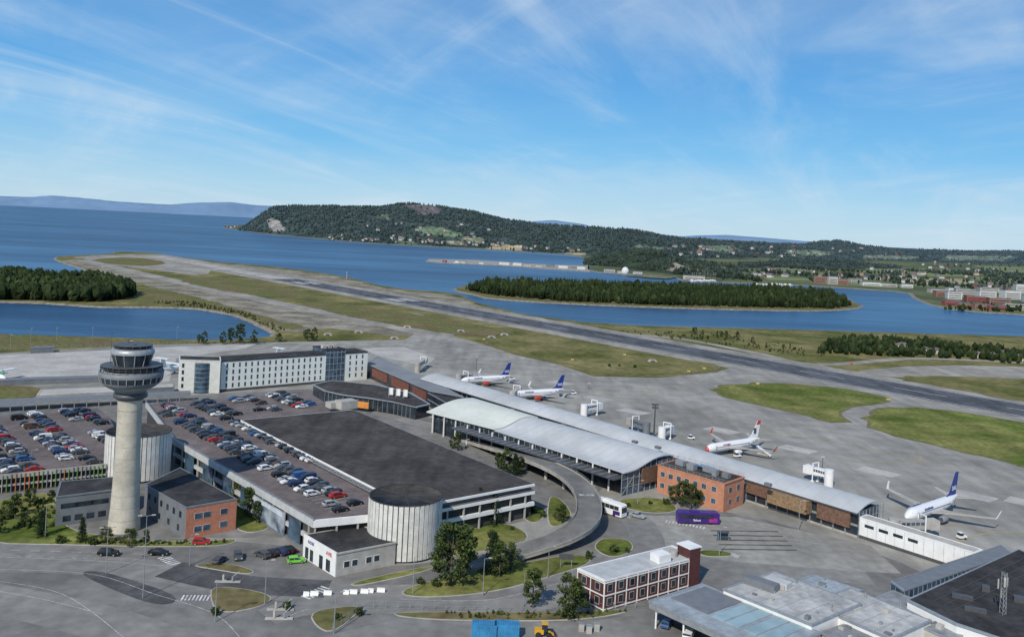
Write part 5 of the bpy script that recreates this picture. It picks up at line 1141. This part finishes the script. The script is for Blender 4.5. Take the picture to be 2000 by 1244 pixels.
for i,(x,y) in enumerate(((640,655),(700,650),(770,662),(900,648),(960,660),(1275,707),(795,640),(985,655))):
    p=G(x,y);t=thing('culvert_wall','concrete culvert head beside the taxiway, %s from the left'%ordi(sorted(cx_).index(x)),'culvert',p);w=3.2
    MB().add([p+Vector(v) for v in((-w,0,0),(w,0,0),(w-1.2,0,1.4),(1.2-w,0,1.4),(-w,2,0),(w,2,0),(w-1.2,2,1.4),(1.2-w,2,1.4))],[(0,1,2,3),(4,5,6,7),(3,2,6,7),(0,3,7,4),(1,2,6,5)]).build('head_wall',M_pale,t);MB().box(p+Vector((0,-.05,.55)),(2.6,.1,.9)).build('opening',M_dsteel,t)
sg=[(1375,722,M_yel),(1345,728,M_yel),(480,745,M_yel),(660,552,M_red),(1480,752,M_yel),(1735,783,M_yel),(1663,712,M_red),(1118,705,M_yel),(1220,695,M_yel),(945,665,M_yel)]
for i,(x,y,c) in enumerate(sorted(sg,key=lambda q:q[0])):
    p=G(x,y);t=thing('taxi_sign','small %s airfield sign, %s from the left'%('red' if c is M_red else 'yellow',ordi(i)),'sign',p,'airfield signs');MB().box(p+Vector((0,0,.9)),(1.9,.25,.8),rz=-.5).build('panel',c,t);MB().box(p+Vector((0,0,.25)),(1.5,.1,.5),rz=-.5).build('leg',M_dsteel,t)
p=G(677,547);t=thing('antenna_mast','red and white antenna mast by the seaward runway','mast',p)
for k in range(6):MB().tube(p+Vector((0,0,k*1.8)),p+Vector((0,0,k*1.8+1.8)),.35,n=6).build('mast_section',M_red if k%2==0 else M_white,t)
p=G(1221,534);t=thing('radar_dome','white round radar dome on the far shore','dome',p);MB().lathe([(6.6,0),(7.4,2.2),(7.4,5),(6.4,8.5),(4.2,11.5),(1.5,12.7),(.1,12.9)],p,24).build('dome',mat('dome_white',(.62,.62,.6),.6),t);MB().box(p+Vector((-11,0,2)),(10,7,4)).build('annex',M_pale,t)
# ---------- far houses
HP={}
for nm,wc,rc in(('white',(.5,.5,.48),(.14,.12,.12)),('red',(.18,.075,.065),(.12,.11,.11)),('ochre',(.30,.25,.16),(.15,.10,.08)),('grey',(.25,.26,.27),(.10,.10,.11)),('orange-roofed',(.45,.42,.38),(.24,.12,.08))):
    t=thing('house','','house');MB().box((0,0,2.6),(11,8,5.2)).build('wall',mat('house_'+nm,wc,.8),t)
    MB().add([(-5.9,-4.6,5.1),(5.9,-4.6,5.1),(5.9,4.6,5.1),(-5.9,4.6,5.1),(-5.9,0,8.2),(5.9,0,8.2)],[(0,1,5,4),(2,3,4,5),(0,4,3),(1,2,5),(0,3,2,1)]).build('roof',mat('hroof_'+nm,rc,.8),t)
    HP[nm]=t;reg(t)
def houses(n,fn,where,group,sc=1.5):
    for i in range(n):
        nm=R.choice(['white']*6+['red','ochre','grey','grey','orange-roofed'])
        px,py,z=fn();p=G(px,py) if z is None else z(px,py)
        ctree(HP[nm],p,R.random()*3,sc*R.uniform(.8,1.2),'small %s house %s'%(nm,where),group)
houses(56,lambda:(lambda x:(x,lerp1([(640,467),(800,474),(900,478),(1000,484),(1150,495)],x)-R.uniform(-2,7),hillA))(R.uniform(640,1150)),'on the far shore below the dark headland','houses below the headland',1.1)
houses(20,lambda:(R.uniform(700,960),R.uniform(438,468),hillA),'scattered on the headland slope','houses on the headland slope',1.2)
houses(44,lambda:(R.uniform(1300,1760),R.uniform(482,503),hillA),'on the far right wooded slope','houses on the right slope',1.5)
houses(70,lambda:(lambda x:(x,lerp1([(1440,540),(1700,550),(1800,560),(2000,575)],x)-R.uniform(0,16),None))(R.uniform(1460,2000)),'in the far town behind the marina','houses of the far town',1.0)
houses(36,lambda:(R.uniform(1700,2000),R.uniform(512,545),None),'among the far fields at right','houses among far fields',1.2)
houses(22,lambda:(lambda x:(x,668+(x-1650)*.09+R.uniform(-3,7),None))(R.uniform(1690,2000)),'among the bushes on the near river bank','houses among riverbank bushes',.5)
houses(6,lambda:(R.uniform(432,470),R.uniform(443,446),None),'at the tip of the headland','houses at the headland tip',1.3)
M_fw=mat('far_white',(.52,.52,.50),.7);M_fr=mat('far_red',(.25,.065,.055),.7);M_fb=mat('far_brick',(.24,.13,.095),.8)
def block(px,py,w,d,h,m,label,group=None,rm=M_grey,win=True):
    p=G(px,py);t=thing('warehouse',label,'building',p,group);rz=R.uniform(-.25,.1)
    def B(mb,nm,mt):
        o=bpy.data.objects.new(nm,mb.mesh(nm,mt));C.objects.link(o);o.parent=t
    B(MB().box((0,0,h/2),(w,d,h)),'wall',m);B(MB().box((0,0,h+.25),(w+.6,d+.6,.5)),'roof',rm)
    if win:
        for q in range(max(1,int(h/4))):B(MB().box((0,-d/2-.06,2.2+q*3.6),(w*.86,.12,1.2)),'window_band',M_glass)
    t.rotation_euler=(0,0,rz)
i=0
for x,w,m in((868,8,M_fr),(905,12,M_pale),(940,10,M_fw),(985,22,M_fw),(1010,18,M_fw),(1030,15,M_pale),(1052,14,M_pale),(1075,18,M_grey),(1100,20,M_fw),(1120,13,M_grey),(1135,18,M_fw)):
    block(x,lerp1([(860,512),(1000,518),(1135,526)],x),w,8,4 if w<16 else 6,m,'shed on the long harbour pier, %s from the left'%ordi(i),'sheds on the pier',win=False);i+=1
fbx=[(1190,532,22,12,6,M_pale),(1245,536,18,10,5,M_fw),(1355,546,40,14,7,M_pale),(1600,553,22,14,13,M_fb),(1625,555,18,14,15,M_pale),(1645,556,20,14,11,M_fb),(1700,558,36,18,7,M_fw),(1735,560,30,16,6,M_pale),(1180,500,30,14,6,M_fw),(1670,552,24,12,8,M_pale),(1770,562,22,12,7,M_fw)]
for b_ in fbx:block(*b_,'far waterfront building across the fjord, %s from the left'%ordi(sorted(q[0] for q in fbx).index(b_[0])))
ib=[(1840,580,26,16,10,M_fb),(1862,584,22,14,12,M_fw),(1885,578,34,16,12,M_pale),(1905,590,30,16,9,M_fr),(1925,583,28,16,13,M_fw),(1950,594,30,16,9,M_fb),(1972,584,28,18,15,M_fw),(1992,578,20,18,22,M_fw),(1858,597,24,10,7,M_fr),(1885,601,24,10,6,M_fb),(1915,604,22,10,7,M_fb),(1945,606,24,10,6,M_fr),(1980,604,28,12,8,M_pale),(1830,572,30,14,7,M_pale),(1870,570,40,16,7,M_fw),(1930,570,36,16,8,M_pale),(2030,600,30,14,10,M_fr),(2010,590,20,14,12,M_fw)]
for b_ in ib:block(*b_,'industrial building in the right harbour town, %s from the left'%ordi(sorted(q[0] for q in ib).index(b_[0])),'harbour town blocks')
def boat(px,py,label,sc=1,mast=False,group='moored boats'):
    p=G(px,py,-1.2);t=thing('boat',label,'boat',p,group);t.scale=(sc,)*3;t.rotation_euler=(0,0,R.random()*.6)
    def B(mb,nm,m):
        o=bpy.data.objects.new(nm,mb.mesh(nm,m));C.objects.link(o);o.parent=t
    B(MB().add([(-4,-1.2,1.3),(2,-1.3,1.3),(4.6,0,1.6),(2,1.3,1.3),(-4,1.2,1.3),(-3.8,-.7,0),(2,-.7,0),(3.8,0,0),(2,.7,0),(-3.8,.7,0)],[(0,1,2,3,4),(5,6,7,8,9)]+[(i,(i+1)%5,5+(i+1)%5,5+i) for i in range(5)]),'hull',M_white)
    B(MB().box((-.5,0,1.9),(3,1.7,1.2)),'cabin',M_white)
    if mast:B(MB().tube((0,0,1.3),(0,0,13),.15),'mast',M_pale)
boat(893,515,'small motor boat passing the pier tip',2,group='boats on the fjord')
for i in range(12):boat(1352+i*4+R.uniform(-1,1),549.5+R.uniform(0,2),'sailing boat moored in the far marina',1.3,True,'sailing boats in the marina')
for i in range(8):boat(1480+i*9,557+R.uniform(0,1.5),'small white motor boat moored off the far town',1.5,False,'motor boats off the town')
# ---------- trees
def leafq(mb,c,s,mi,rr):
    u=Vector((rr.gauss(0,1),rr.gauss(0,1),rr.gauss(0,1))).normalized();v=u.orthogonal().normalized();w=u.cross(v);a=rr.random()*6
    e=(v*math.cos(a)+w*math.sin(a))*s;f=(w*math.cos(a)-v*math.sin(a))*s*rr.uniform(.5,.9)
    mb.add([c-e-f*.3,c+f,c+e+f*.2,c-f],[(0,1,2,3)],mi)
def broad(seed,h=10,r=3,nc=26,nl=90,low=.18,name='birch_tree'):
    rr=random.Random(seed);t=thing(name,'','bush' if name=='bush' else 'tree');mb=MB();mb.tube((0,0,0),(0,0,h*.45),.22*h/10,.14*h/10,7);mb.tube((0,0,h*.45),(.02*h,.01*h,h*.9),.14*h/10,.03,6)
    cl=[]
    for k in range(nc):
        z=rr.uniform(low,.96);q=math.sin(PI*min(1,(z-low*.6)/(1.0-low*.6))**.8)**.6;a=rr.random()*2*PI;d=r*q*rr.uniform(.25,.92);c=Vector((d*math.cos(a),d*math.sin(a),z*h));cl.append((c,rr.uniform(.7,1.3)*r*.3))
    for c,_ in cl[:9]:mb.tube((0,0,c.z*.75),c,.07*h/10,.02,5)
    mb.build('trunk',M_bark,t);lv=MB()
    for c,cr_ in cl:
        sh=rr.random()
        for k in range(nl):
            v=Vector((rr.gauss(0,1),rr.gauss(0,1),rr.gauss(0,1))).normalized()*cr_*rr.random()**.4;v.z*=.8
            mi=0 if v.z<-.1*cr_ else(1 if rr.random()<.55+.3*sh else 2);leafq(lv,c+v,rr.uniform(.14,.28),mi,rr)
    lv.build('crown',[M_lf1,M_lf2,M_lf3],t,fix=False);reg(t);return t
def conif(seed,h=10,r=2.2,nl=2600):
    rr=random.Random(seed);t=thing('spruce_tree','','tree');MB().tube((0,0,0),(0,0,h*.97),.22,.03,7).build('trunk',M_bark,t);lv=MB()
    nb=70
    for k in range(nb):
        z=.08+.9*(k/nb);a=k*2.4+rr.random();L0=r*(1-z)**.8*rr.uniform(.6,1.2)+.15
        for q in range(nl//nb):
            d=L0*rr.random()**.6;p=Vector((math.cos(a)*d,math.sin(a)*d,z*h-d*.25))+Vector((rr.gauss(0,.22),rr.gauss(0,.22),rr.gauss(0,.15)));leafq(lv,p,rr.uniform(.13,.24),0 if rr.random()<.7 else 1,rr)
    lv.build('crown',[M_con,M_lf1],t,fix=False);reg(t);return t
BT=[broad(1),broad(2,10,2.6),broad(3,10,3.8,30)];CT=[conif(5),conif(6,10,2.8)];BU=broad(9,3,2.0,12,90,.1,'bush')
def trees(L,where):
    L=sorted(L,key=lambda q:q[0])
    for i,(x,y,h,k) in enumerate(L):
        src={'b':R.choice(BT),'c':R.choice(CT),'u':BU}[k[0]];base=10 if k!='u' else 3;s=h/base
        nm={'b':'leafy birch tree','c':'dark conifer tree','u':'round green bush'}[k[0]]
        ctree(src,G(x,y,.05),R.random()*6,(s*R.uniform(.95,1.2),)*2+(s,),'%s %s, %s from left'%(nm,where,ordi(i)))
trees([(880,1142,14,'b'),(862,1130,10,'b'),(905,1128,12,'b'),(962,1122,10,'c'),(975,1128,8.5,'b'),(997,1115,6.5,'b')],'on the lawn below the ramp')
trees([(1040,1187,8.5,'b'),(1110,1210,9.5,'b'),(1122,1200,7,'b')],'left of the maroon building')
trees([(935,1024,10,'c'),(965,1025,8.5,'c'),(975,1018,7,'c')],'at the garage right facade')
trees([(893,880,6.5,'b'),(883,876,5,'b')],'on the forecourt left of the terminal')
trees([(985,925,8.5,'b'),(1005,930,7.5,'c'),(1013,926,6,'b'),(972,915,5.5,'b')],'between garage and elevated road')
trees([(1318,985,6,'b'),(1332,990,8,'b'),(1350,993,7.5,'b'),(1362,988,5,'b')],'before the orange brick building')
trees([(1098,1022,5.5,'b'),(1090,1018,4,'b')],'inside the ramp curve')
trees([(468,985,7.5,'b'),(485,1010,8,'b'),(500,1022,6,'b'),(452,968,6,'c'),(432,955,6,'b'),(415,940,6,'b'),(400,925,5,'b')],'beside the garage left facade')
trees([(30,1008,6,'b'),(80,1048,6.5,'c'),(160,1058,6,'c'),(252,1068,4.5,'b'),(60,988,5,'b'),(0,1042,6,'b'),(12,1015,5,'b'),(100,985,4,'b'),(205,1060,4,'b'),(285,1066,4,'b'),(45,1030,4,'b')],'on the tower lawn')
trees([(398,672,8,'b'),(435,672,8,'b'),(468,672,13,'b'),(450,671,10,'b'),(495,672,9,'b'),(545,668,6,'b'),(600,666,8,'b'),(613,666,9,'b'),(388,672,6,'b')],'beyond the apron by the lagoon')
trees([(1357,654,6.5,'b'),(1400,660,6,'b'),(1418,661,6.5,'b'),(1440,664,7,'b'),(1470,671,5.5,'b'),(1372,655,4.5,'b'),(1408,658,5,'b')],'in the grass beyond the runway')
trees([(x,y,R.uniform(1.2,2.2),'u') for x,y in((120,1060),(180,1064),(420,1200),(1200,1080),(1225,1078),(820,1140),(1300,985),(560,1190),(660,1210),(780,800),(800,806),(1040,1000),(960,1050),(1210,715),(1240,718),(1190,716),(920,1060),(1000,1035),(1150,1090),(850,1145),(700,1200),(1060,1010),(1225,990),(1270,985))],'at scattered verge spots')
for t in BT+CT+[BU]+list(HP.values()):kill(t)
print('cars',n1,n2)
